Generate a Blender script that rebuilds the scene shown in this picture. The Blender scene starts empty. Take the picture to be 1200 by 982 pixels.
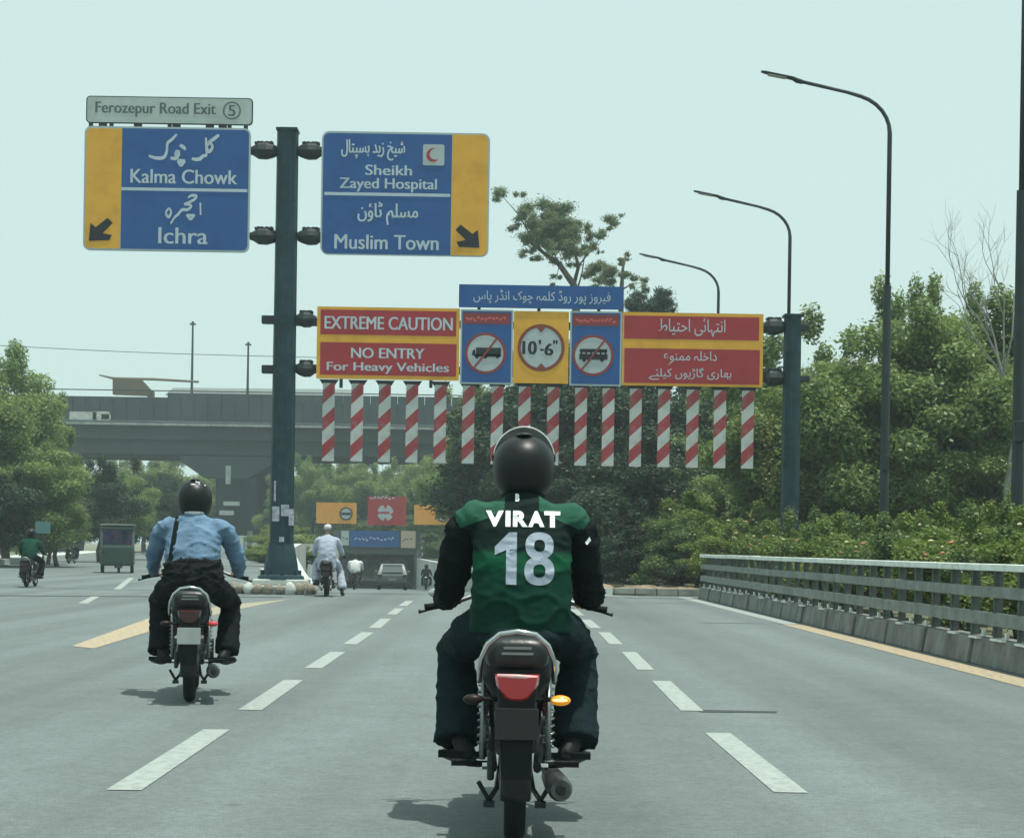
import bpy, bmesh, math, random
import numpy as np
from mathutils import Vector, Matrix, noise
from mathutils.bvhtree import BVHTree

SC = bpy.context.scene
COL = SC.collection
R = math.radians
PI = math.pi

# ------------------------------------------------------------ camera
F, CX, CY, H, ROLL = 2000.0, 590.5, 641.6, 1.20, R(0.9)
cr, sr = math.cos(ROLL), math.sin(ROLL)
cam_d = bpy.data.cameras.new('camera')
cam = bpy.data.objects.new('camera', cam_d)
COL.objects.link(cam)
cam_d.sensor_width = 36
cam_d.lens = 36 * F / 1200
cam_d.shift_x = (600 - CX) / 1200
cam_d.shift_y = (CY - 491) / 1200
cam_d.clip_start = 0.1
cam_d.clip_end = 5000
cam.matrix_world = Matrix(((cr, -sr, 0, 0), (0, 0, -1, 0), (sr, cr, 0, H), (0, 0, 0, 1)))
SC.camera = cam

# ------------------------------------------------------------ sky and sun
SUN_EL, SUN_AZ = R(79), R(112)          # azimuth clockwise from +Y (ahead) towards +X (right)
w = bpy.data.worlds.new('World')
SC.world = w
w.use_nodes = True
nt = w.node_tree
nt.nodes.clear()
sky = nt.nodes.new('ShaderNodeTexSky')
sky.sky_type = 'NISHITA'
sky.sun_disc = False
sky.sun_elevation = SUN_EL
sky.sun_rotation = SUN_AZ
sky.altitude = 200
sky.air_density = 1.0
sky.dust_density = 6.0
sky.ozone_density = 1.0
mx = nt.nodes.new('ShaderNodeMixRGB')
mx.blend_type = 'MIX'
mx.inputs[0].default_value = 0.80
mx.inputs[2].default_value = (6.3, 8.3, 7.85, 1)     # milky white veil of a humid hot day
bg = nt.nodes.new('ShaderNodeBackground')
bg.inputs[1].default_value = 0.114
wo = nt.nodes.new('ShaderNodeOutputWorld')
nt.links.new(sky.outputs[0], mx.inputs[1])
nt.links.new(mx.outputs[0], bg.inputs[0])
nt.links.new(bg.outputs[0], wo.inputs[0])

sun_d = bpy.data.lights.new('sun', 'SUN')
sun = bpy.data.objects.new('sun', sun_d)
COL.objects.link(sun)
sun_d.energy = 4.8
sun_d.angle = R(0.8)
sun_d.color = (1.0, 0.97, 0.88)
sd = Vector((math.sin(SUN_AZ) * math.cos(SUN_EL), math.cos(SUN_AZ) * math.cos(SUN_EL), math.sin(SUN_EL)))
sun.rotation_euler = sd.to_track_quat('Z', 'Y').to_euler()
SC.view_settings.view_transform = 'Standard'
SC.view_settings.look = 'None'
SC.view_settings.exposure = 0.0
SC.view_settings.gamma = 1.0
SC.cycles.volume_bounces = 1
SC.cycles.max_bounces = 6
SC.cycles.transparent_max_bounces = 12

# ------------------------------------------------------------ measuring helpers: where a pixel of the photo lies in the place
def P(px, py, D):
    """World X, Z of what shows at a pixel, D metres ahead."""
    u = (px - CX) * D / F
    v = (CY - py) * D / F
    return (u * cr - v * sr, u * sr + v * cr + H)

def G(px, py):
    """Ground point shown at a pixel."""
    a, b = px - CX, CY - py
    k = (a * sr + b * cr) / F
    D = -H / k
    return (P(px, py, D)[0], D)

# ------------------------------------------------------------ object helpers
def tag(o, label=None, cat=None, group=None, kind=None):
    if label: o['label'] = label
    if cat: o['category'] = cat
    if group: o['group'] = group
    if kind: o['kind'] = kind
    return o

def thing(name, loc, label, cat, group=None, rz=0):
    o = bpy.data.objects.new(name, None)
    o.empty_display_size = 0.2
    COL.objects.link(o)
    o.location = loc
    o.rotation_euler = (0, 0, rz)
    return tag(o, label, cat, group)

def kids(o):
    return [c for c in bpy.data.objects if c.parent == o]

def copy_tree(o, parent=None):
    c = o.copy()
    COL.objects.link(c)
    if parent is not None:
        c.parent = parent
    for ch in kids(o):
        copy_tree(ch, c)
    return c

class MB:
    def __init__(s):
        s.v, s.f, s.m = [], [], []
    def add(s, vs, fs, mi=0):
        b = len(s.v)
        s.v += [tuple(v) for v in vs]
        s.f += [tuple(b + i for i in f) for f in fs]
        s.m += [mi] * len(fs)
        return s
    def box(s, c, d, mi=0, rz=0, rx=0, ry=0):
        hx, hy, hz = d[0] / 2, d[1] / 2, d[2] / 2
        M = Matrix.Rotation(rz, 3, 'Z') @ Matrix.Rotation(ry, 3, 'Y') @ Matrix.Rotation(rx, 3, 'X')
        vs = []
        for x, y, z in ((-1,-1,-1),(1,-1,-1),(1,1,-1),(-1,1,-1),(-1,-1,1),(1,-1,1),(1,1,1),(-1,1,1)):
            p = M @ Vector((x*hx, y*hy, z*hz))
            vs.append((c[0]+p.x, c[1]+p.y, c[2]+p.z))
        return s.add(vs, [(0,3,2,1),(4,5,6,7),(0,1,5,4),(1,2,6,5),(2,3,7,6),(3,0,4,7)], mi)
    def tube(s, pts, rad, n=8, mi=0, cap=True, flat=None):
        """Tube through points; rad a number or list (a pair = two radii)."""
        pts = [Vector(p) for p in pts]
        k = len(pts)
        if not isinstance(rad, (list, tuple)): rad = [rad] * k
        rings, up = [], None
        for i, p in enumerate(pts):
            d = (pts[min(i+1,k-1)] - pts[max(i-1,0)])
            if d.length < 1e-9: d = Vector((0,0,1))
            d.normalize()
            if up is None:
                a = Vector((1,0,0)) if abs(d.x) < 0.8 else Vector((0,1,0))
                if flat: a = Vector(flat)
                up = (a - d * a.dot(d)).normalized()
            else:
                up = (up - d * up.dot(d)).normalized()
            sd_ = d.cross(up)
            r = rad[i]
            ra, rb = r if isinstance(r, (list, tuple)) else (r, r)
            rings.append([p + up * (ra*math.cos(2*PI*j/n)) + sd_ * (rb*math.sin(2*PI*j/n)) for j in range(n)])
        vs = [q for ring in rings for q in ring]
        fs = []
        for i in range(k-1):
            for j in range(n):
                a, b = i*n+j, i*n+(j+1)%n
                fs.append((a, b, b+n, a+n))
        if cap:
            fs.append(tuple(range(n-1, -1, -1)))
            fs.append(tuple((k-1)*n + j for j in range(n)))
        return s.add(vs, fs, mi)
    def lathe(s, prof, o=(0,0,0), axis='X', n=24, mi=0, closed=False):
        """prof: (along axis, radius)."""
        vs = []
        for a, r in prof:
            for j in range(n):
                t = 2*PI*j/n
                c_, s_ = r*math.cos(t), r*math.sin(t)
                q = {'X': (a, c_, s_), 'Y': (c_, a, s_), 'Z': (c_, s_, a)}[axis]
                vs.append((o[0]+q[0], o[1]+q[1], o[2]+q[2]))
        fs = []
        k = len(prof)
        for i in range(k if closed else k-1):
            for j in range(n):
                a, b = i*n+j, i*n+(j+1)%n
                c_, d = ((i+1)%k)*n+(j+1)%n, ((i+1)%k)*n+j
                fs.append((a, b, c_, d))
        if not closed:
            fs.append(tuple(range(n-1,-1,-1)))
            fs.append(tuple((k-1)*n+j for j in range(n)))
        return s.add(vs, fs, mi)
    def prism(s, poly, y0, y1, mi=0, plane='XZ'):
        """Extrude a 2D polygon. XZ: depth along Y; YZ: along X; XY: along Z."""
        n = len(poly)
        def P3(p, t):
            return {'XZ': (p[0], t, p[1]), 'YZ': (t, p[0], p[1]), 'XY': (p[0], p[1], t)}[plane]
        vs = [P3(p, y0) for p in poly] + [P3(p, y1) for p in poly]
        fs = [tuple(range(n)), tuple(range(2*n-1, n-1, -1))]
        for i in range(n):
            j = (i+1) % n
            fs.append((i, i+n, j+n, j))
        return s.add(vs, fs, mi)
    def ball(s, c, r, n=12, m=8, mi=0):
        if not isinstance(r, (list, tuple)): r = (r, r, r)
        vs = [(c[0], c[1], c[2]-r[2])]
        for i in range(1, m):
            ph = -PI/2 + PI*i/m
            for j in range(n):
                t = 2*PI*j/n
                vs.append((c[0]+r[0]*math.cos(ph)*math.cos(t), c[1]+r[1]*math.cos(ph)*math.sin(t), c[2]+r[2]*math.sin(ph)))
        vs.append((c[0], c[1], c[2]+r[2]))
        fs = [(0, 1+(j+1)%n, 1+j) for j in range(n)]
        for i in range(m-2):
            for j in range(n):
                a, b = 1+i*n+j, 1+i*n+(j+1)%n
                fs.append((a, b, b+n, a+n))
        L = len(vs)-1
        fs += [(L, 1+(m-2)*n+j, 1+(m-2)*n+(j+1)%n) for j in range(n)]
        return s.add(vs, fs, mi)
    def loft(s, rings, n=24, mi=0, pw=2.0):
        """rings: (z, cx, cy, rx, ry) stacked."""
        vs = []
        for z, cx, cy, rx, ry in rings:
            for j in range(n):
                t = 2*PI*j/n
                c_, s_ = math.cos(t), math.sin(t)
                e = 2.0/pw
                vs.append((cx+rx*math.copysign(abs(c_)**e, c_), cy+ry*math.copysign(abs(s_)**e, s_), z))
        fs = []
        k = len(rings)
        for i in range(k-1):
            for j in range(n):
                a, b = i*n+j, i*n+(j+1)%n
                fs.append((a, b, b+n, a+n))
        fs.append(tuple(range(n-1,-1,-1)))
        fs.append(tuple((k-1)*n+j for j in range(n)))
        return s.add(vs, fs, mi)
    def build(s, name, mats, parent=None, smooth=False, world=False, bevel=0, auto=None):
        me = bpy.data.meshes.new(name)
        vs = s.v
        if world and parent is not None:
            L = parent.location
            vs = [(x-L.x, y-L.y, z-L.z) for x, y, z in vs]
        me.from_pydata(vs, [], s.f)
        if not isinstance(mats, (list, tuple)): mats = [mats]
        for m in mats: me.materials.append(m)
        if len(mats) > 1: me.polygons.foreach_set('material_index', s.m)
        bm = bmesh.new(); bm.from_mesh(me)
        bmesh.ops.recalc_face_normals(bm, faces=bm.faces)
        bm.to_mesh(me); bm.free()
        if smooth:
            me.polygons.foreach_set('use_smooth', [True]*len(me.polygons))
            if auto: me.set_sharp_from_angle(angle=R(auto))
        me.update()
        o = bpy.data.objects.new(name, me)
        COL.objects.link(o)
        if parent is not None: o.parent = parent
        if bevel:
            b = o.modifiers.new('bevel', 'BEVEL'); b.width = bevel; b.segments = 2; b.limit_method = 'ANGLE'
        return o

def quick(name, mats, parent, fn, **k):
    m = MB(); fn(m)
    return m.build(name, mats, parent, **k)

def sheet(name, poly, z, m, kind='structure', cell=None):
    """A flat sheet laid on the ground from a 2D outline (z a number or function)."""
    me = bpy.data.meshes.new(name)
    zf = z if callable(z) else (lambda x, y: z)
    me.from_pydata([(x, y, zf(x, y)) for x, y in poly], [], [tuple(range(len(poly)))])
    me.materials.append(m)
    if me.polygons[0].normal.z < 0: me.flip_normals()
    o = bpy.data.objects.new(name, me)
    COL.objects.link(o)
    if kind: o['kind'] = kind
    return o

def blend(prims, name, m, parent, voxel=0.012, smooth=6, wr=0.0, wr_size=0.12, seed=0):
    """Fuse overlapping closed shapes into one continuous skin (voxel remesh, smoothed, wrinkled)."""
    me = bpy.data.meshes.new('tmp')
    me.from_pydata(prims.v, [], prims.f)
    bm = bmesh.new(); bm.from_mesh(me)
    bmesh.ops.recalc_face_normals(bm, faces=bm.faces)
    bm.to_mesh(me); bm.free()
    t = bpy.data.objects.new('tmp', me)
    COL.objects.link(t)
    r = t.modifiers.new('r', 'REMESH'); r.mode = 'VOXEL'; r.voxel_size = voxel; r.use_smooth_shade = True
    if smooth:
        s_ = t.modifiers.new('s', 'SMOOTH'); s_.factor = 0.6; s_.iterations = smooth
    dg = bpy.context.evaluated_depsgraph_get()
    out = bpy.data.meshes.new_from_object(t.evaluated_get(dg))
    bpy.data.objects.remove(t)
    if wr:
        n = len(out.vertices)
        co = np.empty(n*3); out.vertices.foreach_get('co', co)
        nn = np.empty(n*3); out.vertex_normals.foreach_get('vector', nn)
        co = co.reshape(-1,3); nn = nn.reshape(-1,3)
        off = Vector((seed*3.1, seed*1.7, seed*0.9))
        def fold(c):          # creases: sharp ridges running across, broken up by a finer layer
            p = Vector((c[0]/wr_size*.8+c[2]*2.0, c[1]/wr_size*.8, c[2]/wr_size*1.7)) + off
            a = 1-abs(noise.noise(p))*2.2
            b_ = 1-abs(noise.noise(p*2.3+Vector((7, 3, 1))))*2.0
            return a*a*a*.9 + b_*b_*.35 - .6
        d = np.array([fold(c) for c in co])
        co = co + nn * (d * wr)[:, None]
        out.vertices.foreach_set('co', co.ravel())
    out.materials.clear()
    out.materials.append(m)
    out.name = name
    out.polygons.foreach_set('use_smooth', [True]*len(out.polygons))
    out.update()
    o = bpy.data.objects.new(name, out)
    COL.objects.link(o)
    if parent is not None: o.parent = parent
    return o

# ------------------------------------------------------------ materials
MATS = {}
def mat(name, col, rough=0.6, metal=0.0, var=0.0, vscale=6.0, bump=0.0, bscale=40.0, emit=0, spec=0.5, dirt=None, dscale=2.0, damt=0.5, coat=0.0, sheen=0.0, stretch=None, alpha=None):
    if name in MATS: return MATS[name]
    m = bpy.data.materials.new(name)
    m.use_nodes = True
    t = m.node_tree
    b = t.nodes['Principled BSDF']
    b.inputs['Base Color'].default_value = (*col, 1)
    b.inputs['Roughness'].default_value = rough
    b.inputs['Metallic'].default_value = metal
    if spec == 0.5 and max(col) < .09 and not coat and not metal: spec = .14
    b.inputs['Specular IOR Level'].default_value = spec
    if coat: b.inputs['Coat Weight'].default_value = coat
    if sheen: b.inputs['Sheen Weight'].default_value = sheen
    if emit:
        b.inputs['Emission Color'].default_value = (*col, 1)
        b.inputs['Emission Strength'].default_value = emit
    tc = t.nodes.new('ShaderNodeTexCoord')
    src = tc.outputs['Object']
    if stretch:
        mp = t.nodes.new('ShaderNodeMapping'); mp.inputs['Scale'].default_value = stretch
        t.links.new(src, mp.inputs[0]); src = mp.outputs[0]
    last = None
    if var:
        n = t.nodes.new('ShaderNodeTexNoise'); n.inputs['Scale'].default_value = vscale; n.inputs['Detail'].default_value = 6
        t.links.new(src, n.inputs[0])
        mr = t.nodes.new('ShaderNodeMapRange')
        mr.inputs[1].default_value = 0.3; mr.inputs[2].default_value = 0.7
        mr.inputs[3].default_value = 1-var; mr.inputs[4].default_value = 1+var
        t.links.new(n.outputs[0], mr.inputs[0])
        mu = t.nodes.new('ShaderNodeMixRGB'); mu.blend_type = 'MULTIPLY'; mu.inputs[0].default_value = 1
        mu.inputs[1].default_value = (*col, 1)
        t.links.new(mr.outputs[0], mu.inputs[2])
        last = mu.outputs[0]
    if dirt:
        n = t.nodes.new('ShaderNodeTexNoise'); n.inputs['Scale'].default_value = dscale; n.inputs['Detail'].default_value = 8
        n.inputs['Roughness'].default_value = 0.65
        t.links.new(src, n.inputs[0])
        mr = t.nodes.new('ShaderNodeMapRange')
        mr.inputs[1].default_value = 0.48; mr.inputs[2].default_value = 0.68; mr.inputs[4].default_value = damt
        t.links.new(n.outputs[0], mr.inputs[0])
        mi_ = t.nodes.new('ShaderNodeMixRGB')
        t.links.new(mr.outputs[0], mi_.inputs[0])
        if last: t.links.new(last, mi_.inputs[1])
        else: mi_.inputs[1].default_value = (*col, 1)
        mi_.inputs[2].default_value = (*dirt, 1)
        last = mi_.outputs[0]
    if last: t.links.new(last, b.inputs['Base Color'])
    if bump:
        n = t.nodes.new('ShaderNodeTexNoise'); n.inputs['Scale'].default_value = bscale; n.inputs['Detail'].default_value = 5
        t.links.new(src, n.inputs[0])
        bp = t.nodes.new('ShaderNodeBump'); bp.inputs['Strength'].default_value = bump; bp.inputs['Distance'].default_value = 0.02
        t.links.new(n.outputs[0], bp.inputs['Height'])
        t.links.new(bp.outputs[0], b.inputs['Normal'])
    MATS[name] = m
    return m

def asphalt_mat():
    m = bpy.data.materials.new('asphalt'); m.use_nodes = True
    t = m.node_tree; b = t.nodes['Principled BSDF']
    b.inputs['Roughness'].default_value = 0.82
    b.inputs['Specular IOR Level'].default_value = 0.35
    tc = t.nodes.new('ShaderNodeTexCoord')
    def nz(scale, det, rough=0.6, st=None):
        n = t.nodes.new('ShaderNodeTexNoise'); n.inputs['Scale'].default_value = scale
        n.inputs['Detail'].default_value = det; n.inputs['Roughness'].default_value = rough
        if st:
            mp = t.nodes.new('ShaderNodeMapping'); mp.inputs['Scale'].default_value = st
            t.links.new(tc.outputs['Object'], mp.inputs[0]); t.links.new(mp.outputs[0], n.inputs[0])
        else: t.links.new(tc.outputs['Object'], n.inputs[0])
        return n.outputs[0]
    def ramp(src, lo, hi, a, b_):
        mr = t.nodes.new('ShaderNodeMapRange')
        for i, v in enumerate((lo, hi, a, b_)): mr.inputs[i+1].default_value = v
        t.links.new(src, mr.inputs[0]); return mr.outputs[0]
    def mul(a, b_):
        n = t.nodes.new('ShaderNodeMath'); n.operation = 'MULTIPLY'
        t.links.new(a, n.inputs[0]); t.links.new(b_, n.inputs[1]); return n.outputs[0]
    big = ramp(nz(0.35, 5, 0.6, (1.0, 0.35, 1)), 0.3, 0.7, 0.87, 1.13)          # long worn lanes and patches
    mid = ramp(nz(3.2, 6, 0.7), 0.3, 0.7, 0.90, 1.10)
    fine = ramp(nz(110, 3, 0.6), 0.3, 0.7, 0.70, 1.30)
    grit = ramp(nz(18, 5, 0.85), 0.3, 0.7, 0.72, 1.28)
    tracks = ramp(nz(0.9, 3, 0.5, (1.0, 0.02, 1)), 0.38, 0.62, 0.80, 1.08)        # wheel tracks run along the road
    k = mul(mul(mul(big, mid), mul(fine, grit)), tracks)
    c = t.nodes.new('ShaderNodeMixRGB'); c.blend_type = 'MULTIPLY'; c.inputs[0].default_value = 1
    c.inputs[1].default_value = (*ASPH, 1)
    t.links.new(k, c.inputs[2])
    # oil drips and darker scuffs, a few centimetres to a hand wide
    od = t.nodes.new('ShaderNodeTexVoronoi'); od.inputs['Scale'].default_value = 1.6; od.inputs['Randomness'].default_value = 1
    t.links.new(tc.outputs['Object'], od.inputs[0])
    spot = mul(ramp(od.outputs['Distance'], 0.02, 0.09, 0.55, 0.0), ramp(nz(0.5, 2), 0.5, 0.58, 0.0, 1.0))
    c0 = t.nodes.new('ShaderNodeMixRGB'); t.links.new(spot, c0.inputs[0]); t.links.new(c.outputs[0], c0.inputs[1]); c0.inputs[2].default_value = (0.05, 0.06, 0.06, 1)
    c = c0
    # hairline cracks
    v = t.nodes.new('ShaderNodeTexVoronoi'); v.feature = 'DISTANCE_TO_EDGE'; v.inputs['Scale'].default_value = 0.33
    mp = t.nodes.new('ShaderNodeMapping')
    wv = t.nodes.new('ShaderNodeTexNoise'); wv.inputs['Scale'].default_value = 1.3; wv.inputs['Detail'].default_value = 6
    t.links.new(tc.outputs['Object'], wv.inputs[0])
    ad = t.nodes.new('ShaderNodeMixRGB'); ad.blend_type = 'ADD'; ad.inputs[0].default_value = 0.9
    t.links.new(tc.outputs['Object'], ad.inputs[1]); t.links.new(wv.outputs[1], ad.inputs[2])
    t.links.new(ad.outputs[0], v.inputs[0])
    ck = ramp(v.outputs[0], 0.0, 0.006, 0.28, 0.0)
    gate = ramp(nz(0.15, 2), 0.5, 0.6, 0.0, 1.0)
    c2 = t.nodes.new('ShaderNodeMixRGB'); t.links.new(mul(ck, gate), c2.inputs[0]); t.links.new(c.outputs[0], c2.inputs[1])
    c2.inputs[2].default_value = (0.03, 0.035, 0.035, 1)
    t.links.new(c2.outputs[0], b.inputs['Base Color'])
    bp = t.nodes.new('ShaderNodeBump'); bp.inputs['Strength'].default_value = 0.35; bp.inputs['Distance'].default_value = 0.004
    t.links.new(nz(90, 4, 0.7), bp.inputs['Height']); t.links.new(bp.outputs[0], b.inputs['Normal'])
    return m

def paint_mat(name, col, wear=0.35):
    m = bpy.data.materials.new(name); m.use_nodes = True
    t = m.node_tree; b = t.nodes['Principled BSDF']; b.inputs['Roughness'].default_value = 0.7
    tc = t.nodes.new('ShaderNodeTexCoord')
    n = t.nodes.new('ShaderNodeTexNoise'); n.inputs['Scale'].default_value = 14; n.inputs['Detail'].default_value = 9; n.inputs['Roughness'].default_value = 0.75
    t.links.new(tc.outputs['Object'], n.inputs[0])
    mr = t.nodes.new('ShaderNodeMapRange'); mr.inputs[1].default_value = 0.44; mr.inputs[2].default_value = 0.66; mr.inputs[4].default_value = min(1, wear*2.2)
    t.links.new(n.outputs[0], mr.inputs[0])
    c = t.nodes.new('ShaderNodeMixRGB'); c.inputs[1].default_value = (*col, 1); c.inputs[2].default_value = (*ASPH, 1)
    t.links.new(mr.outputs[0], c.inputs[0]); t.links.new(c.outputs[0], b.inputs['Base Color'])
    return m

def leaf_mat(name, a, b_, trans=0.3):
    m = bpy.data.materials.new(name); m.use_nodes = True
    t = m.node_tree; t.nodes.clear()
    out = t.nodes.new('ShaderNodeOutputMaterial')
    g = t.nodes.new('ShaderNodeNewGeometry')
    oi = t.nodes.new('ShaderNodeObjectInfo')
    tc = t.nodes.new('ShaderNodeTexCoord')
    n = t.nodes.new('ShaderNodeTexNoise'); n.inputs['Scale'].default_value = 0.9; n.inputs['Detail'].default_value = 3
    t.links.new(tc.outputs['Object'], n.inputs[0])
    m1 = t.nodes.new('ShaderNodeMath'); m1.operation = 'MULTIPLY_ADD'; m1.inputs[1].default_value = 0.45
    t.links.new(g.outputs['Random Per Island'], m1.inputs[0]); 
    mr = t.nodes.new('ShaderNodeMapRange'); mr.inputs[1].default_value = 0.3; mr.inputs[2].default_value = 0.7; mr.inputs[3].default_value = 0; mr.inputs[4].default_value = 0.4
    t.links.new(n.outputs[0], mr.inputs[0]); t.links.new(mr.outputs[0], m1.inputs[2])
    m2 = t.nodes.new('ShaderNodeMath'); m2.operation = 'MULTIPLY_ADD'; m2.inputs[1].default_value = 0.2
    t.links.new(oi.outputs['Random'], m2.inputs[0]); t.links.new(m1.outputs[0], m2.inputs[2])
    c = t.nodes.new('ShaderNodeMixRGB'); c.inputs[1].default_value = (*a, 1); c.inputs[2].default_value = (*b_, 1)
    t.links.new(m2.outputs[0], c.inputs[0])
    d = t.nodes.new('ShaderNodeBsdfDiffuse'); tr = t.nodes.new('ShaderNodeBsdfTranslucent'); gl = t.nodes.new('ShaderNodeBsdfGlossy')
    gl.inputs['Roughness'].default_value = 0.45; gl.inputs[0].default_value = (0.5, 0.5, 0.5, 1)
    t.links.new(c.outputs[0], d.inputs[0]); t.links.new(c.outputs[0], tr.inputs[0])
    x = t.nodes.new('ShaderNodeMixShader'); x.inputs[0].default_value = trans
    t.links.new(d.outputs[0], x.inputs[1]); t.links.new(tr.outputs[0], x.inputs[2])
    y = t.nodes.new('ShaderNodeMixShader'); y.inputs[0].default_value = 0.035
    t.links.new(x.outputs[0], y.inputs[1]); t.links.new(gl.outputs[0], y.inputs[2])
    t.links.new(y.outputs[0], out.inputs[0])
    return m

ASPH = (0.122, 0.150, 0.150)
A = asphalt_mat()
W_PAINT = paint_mat('road_paint_white', (0.30, 0.345, 0.32), 0.3)
Y_PAINT = paint_mat('road_paint_yellow', (0.42, 0.33, 0.20), 0.6)
CONC = mat('concrete', (0.30, 0.33, 0.31), 0.85, var=0.18, vscale=3, bump=0.3, bscale=25, dirt=(0.10, 0.11, 0.10), dscale=1.2, damt=0.6)
CONC_D = mat('concrete_dark', (0.16, 0.17, 0.16), 0.9, var=0.25, vscale=4, bump=0.4, bscale=30, dirt=(0.07, 0.07, 0.065), dscale=2.5, damt=0.7)
CONC_L = mat('concrete_light', (0.46, 0.50, 0.47), 0.85, var=0.15, vscale=2, dirt=(0.2, 0.21, 0.19), dscale=1.5, damt=0.5)
EARTH = mat('earth', (0.13, 0.13, 0.075), 0.95, var=0.4, vscale=0.8, bump=0.5, bscale=6, dirt=(0.04, 0.07, 0.025), dscale=0.5, damt=0.8)
SAND = mat('dry_earth', (0.22, 0.165, 0.11), 0.95, var=0.5, vscale=2.5, dirt=(.05, .07, .03), dscale=3, damt=.8, bump=0.5, bscale=12)
STEEL = mat('pole_paint', (0.016, 0.042, 0.054), 0.5, metal=0.0, var=0.25, vscale=2.0, dirt=(0.06, 0.08, 0.08), dscale=5, damt=0.4)
DKMET = mat('dark_metal', (0.012, 0.022, 0.024), 0.5, metal=0.2, var=0.2, vscale=9)
BARK = mat('bark', (0.10, 0.085, 0.06), 0.9, var=0.4, vscale=5, bump=0.6, bscale=20)
LAMPST = mat('lamp_steel', (0.018, 0.032, 0.034), 0.5, metal=0.3, var=0.2, vscale=3)
# ============================================================ THE GROUND AND ROADS
def ramp_z(y):
    if y <= 43.5: return 0.0
    if y >= 143: return -2.42
    t = (y-43.5)/99.5
    return -2.42*t
RL = [(-4.7, 44.5), (-6.4, 56), (-9.3, 75), (-11.5, 108), (-13.8, 143)]
RR = [(2.5, 44.5), (0.4, 62), (-1.6, 80), (-4.3, 110), (-7.3, 143)]
EDGE_L = [(-70, -8), (-24, -8), (-23.6, 80), (-30, 120), (-37, 160), (-37, 240)]

sheet('road', [(-23.6, -8), (5.3, -8), (5.3, 44.5), (2.5, 44.5), (-4.7, 44.5)] + RL[1:] + [(-13.8, 240), (-37, 240), (-37, 160), (-30, 120), (-23.6, 80)], 0.0, A)
m = MB()
for i in range(4):
    a, b, c, d = RL[i], RR[i], RR[i+1], RL[i+1]
    m.add([(a[0], a[1], ramp_z(a[1])), (b[0], b[1], ramp_z(b[1])), (c[0], c[1], ramp_z(c[1])), (d[0], d[1], ramp_z(d[1]))], [(0, 1, 2, 3)])
m.add([(-13.8, 143, -2.42), (-7.3, 143, -2.42), (-10, 175, -2.42), (-16.5, 175, -2.42)], [(0, 1, 2, 3)])
tag(m.build('ramp_road', A), kind='structure')
sheet('right_ground', [(5.3, -8), (1500, -8), (1500, 1500), (-7.3, 1500), (-7.3, 143)] + RR[::-1][1:] + [(5.3, 44.5)], 0.05, EARTH)
sheet('left_ground', [(-1500, -8), (-23.6, -8), (-23.6, 80), (-30, 120), (-37, 160), (-37, 240), (-37, 1500), (-1500, 1500)], 0.05, EARTH)
sheet('far_ground', [(-37, 240), (-13.8, 240), (-13.8, 143.6), (-7.3, 143.6), (-7.3, 1500), (-37, 1500)], 0.02, EARTH)
sheet('rear_ground', [(-1500, -1500), (1500, -1500), (1500, -8), (-1500, -8)], -0.02, EARTH)

# tunnel bore under the ground beyond the portal: walls and ceiling
m = MB()
m.box((-15.4, 159, -0.9), (0.4, 32, 3.6), rz=R(4.8)); m.box((-8.4, 159, -0.9), (0.4, 32, 3.6), rz=R(4.8))
m.box((-12, 160, 0.75), (10, 32, 0.3), rz=R(4.8)); m.box((-13, 176, -0.9), (9, 0.4, 3.6))
tag(m.build('tunnel_bore', CONC_D), kind='structure')

# side walls of the ramp
def wall_run(name, pts, top, thick, side, m_, parent=None):
    mb = MB()
    for i in range(len(pts)-1):
        (x0, y0), (x1, y1) = pts[i], pts[i+1]
        t0, t1 = top(y0), top(y1)
        b0, b1 = ramp_z(y0)-0.2, ramp_z(y1)-0.2
        s_ = side*thick
        vs = [(x0, y0, b0), (x1, y1, b1), (x1, y1, t1), (x0, y0, t0), (x0+s_, y0, b0), (x1+s_, y1, b1), (x1+s_, y1, t1), (x0+s_, y0, t0)]
        mb.add(vs, [(0,1,2,3),(7,6,5,4),(3,2,6,7),(0,4,5,1),(0,3,7,4),(1,5,6,2)])
    return mb.build(name, m_, parent)
def top_l(y): return 0.14 if y < 57 else 0.14 + (min(y, 80)-57)/23*1.1
t = thing('retaining_wall', (-11, 108, 0), 'pale concrete wall climbing along the left side of the underpass ramp', 'wall')
L2 = []
for i in range(len(RL)-1):
    for k in range(4):
        a = k/4; L2.append((RL[i][0]*(1-a)+RL[i+1][0]*a, RL[i][1]*(1-a)+RL[i+1][1]*a))
L2.append(RL[-1])
for i in range(len(L2)-1):
    o = wall_run('wall_panel', [L2[i], (L2[i+1][0], L2[i+1][1]-0.03)], top_l, 0.35, -1, CONC_L)
    o.parent = t; o.matrix_parent_inverse = Matrix.Translation((11, -108, 0))
t = thing('retaining_wall', (-2, 90, 0), 'low concrete wall edging the right side of the underpass ramp', 'wall')
R2 = []
for i in range(len(RR)-1):
    for k in range(4):
        a = k/4; R2.append((RR[i][0]*(1-a)+RR[i+1][0]*a, RR[i][1]*(1-a)+RR[i+1][1]*a))
R2.append(RR[-1])
for i in range(len(R2)-1):
    o = wall_run('wall_panel', [R2[i], (R2[i+1][0], R2[i+1][1]-0.03)], lambda y: 0.18, 0.35, 1, CONC_L)
    o.parent = t; o.matrix_parent_inverse = Matrix.Translation((2, -90, 0))

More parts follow.
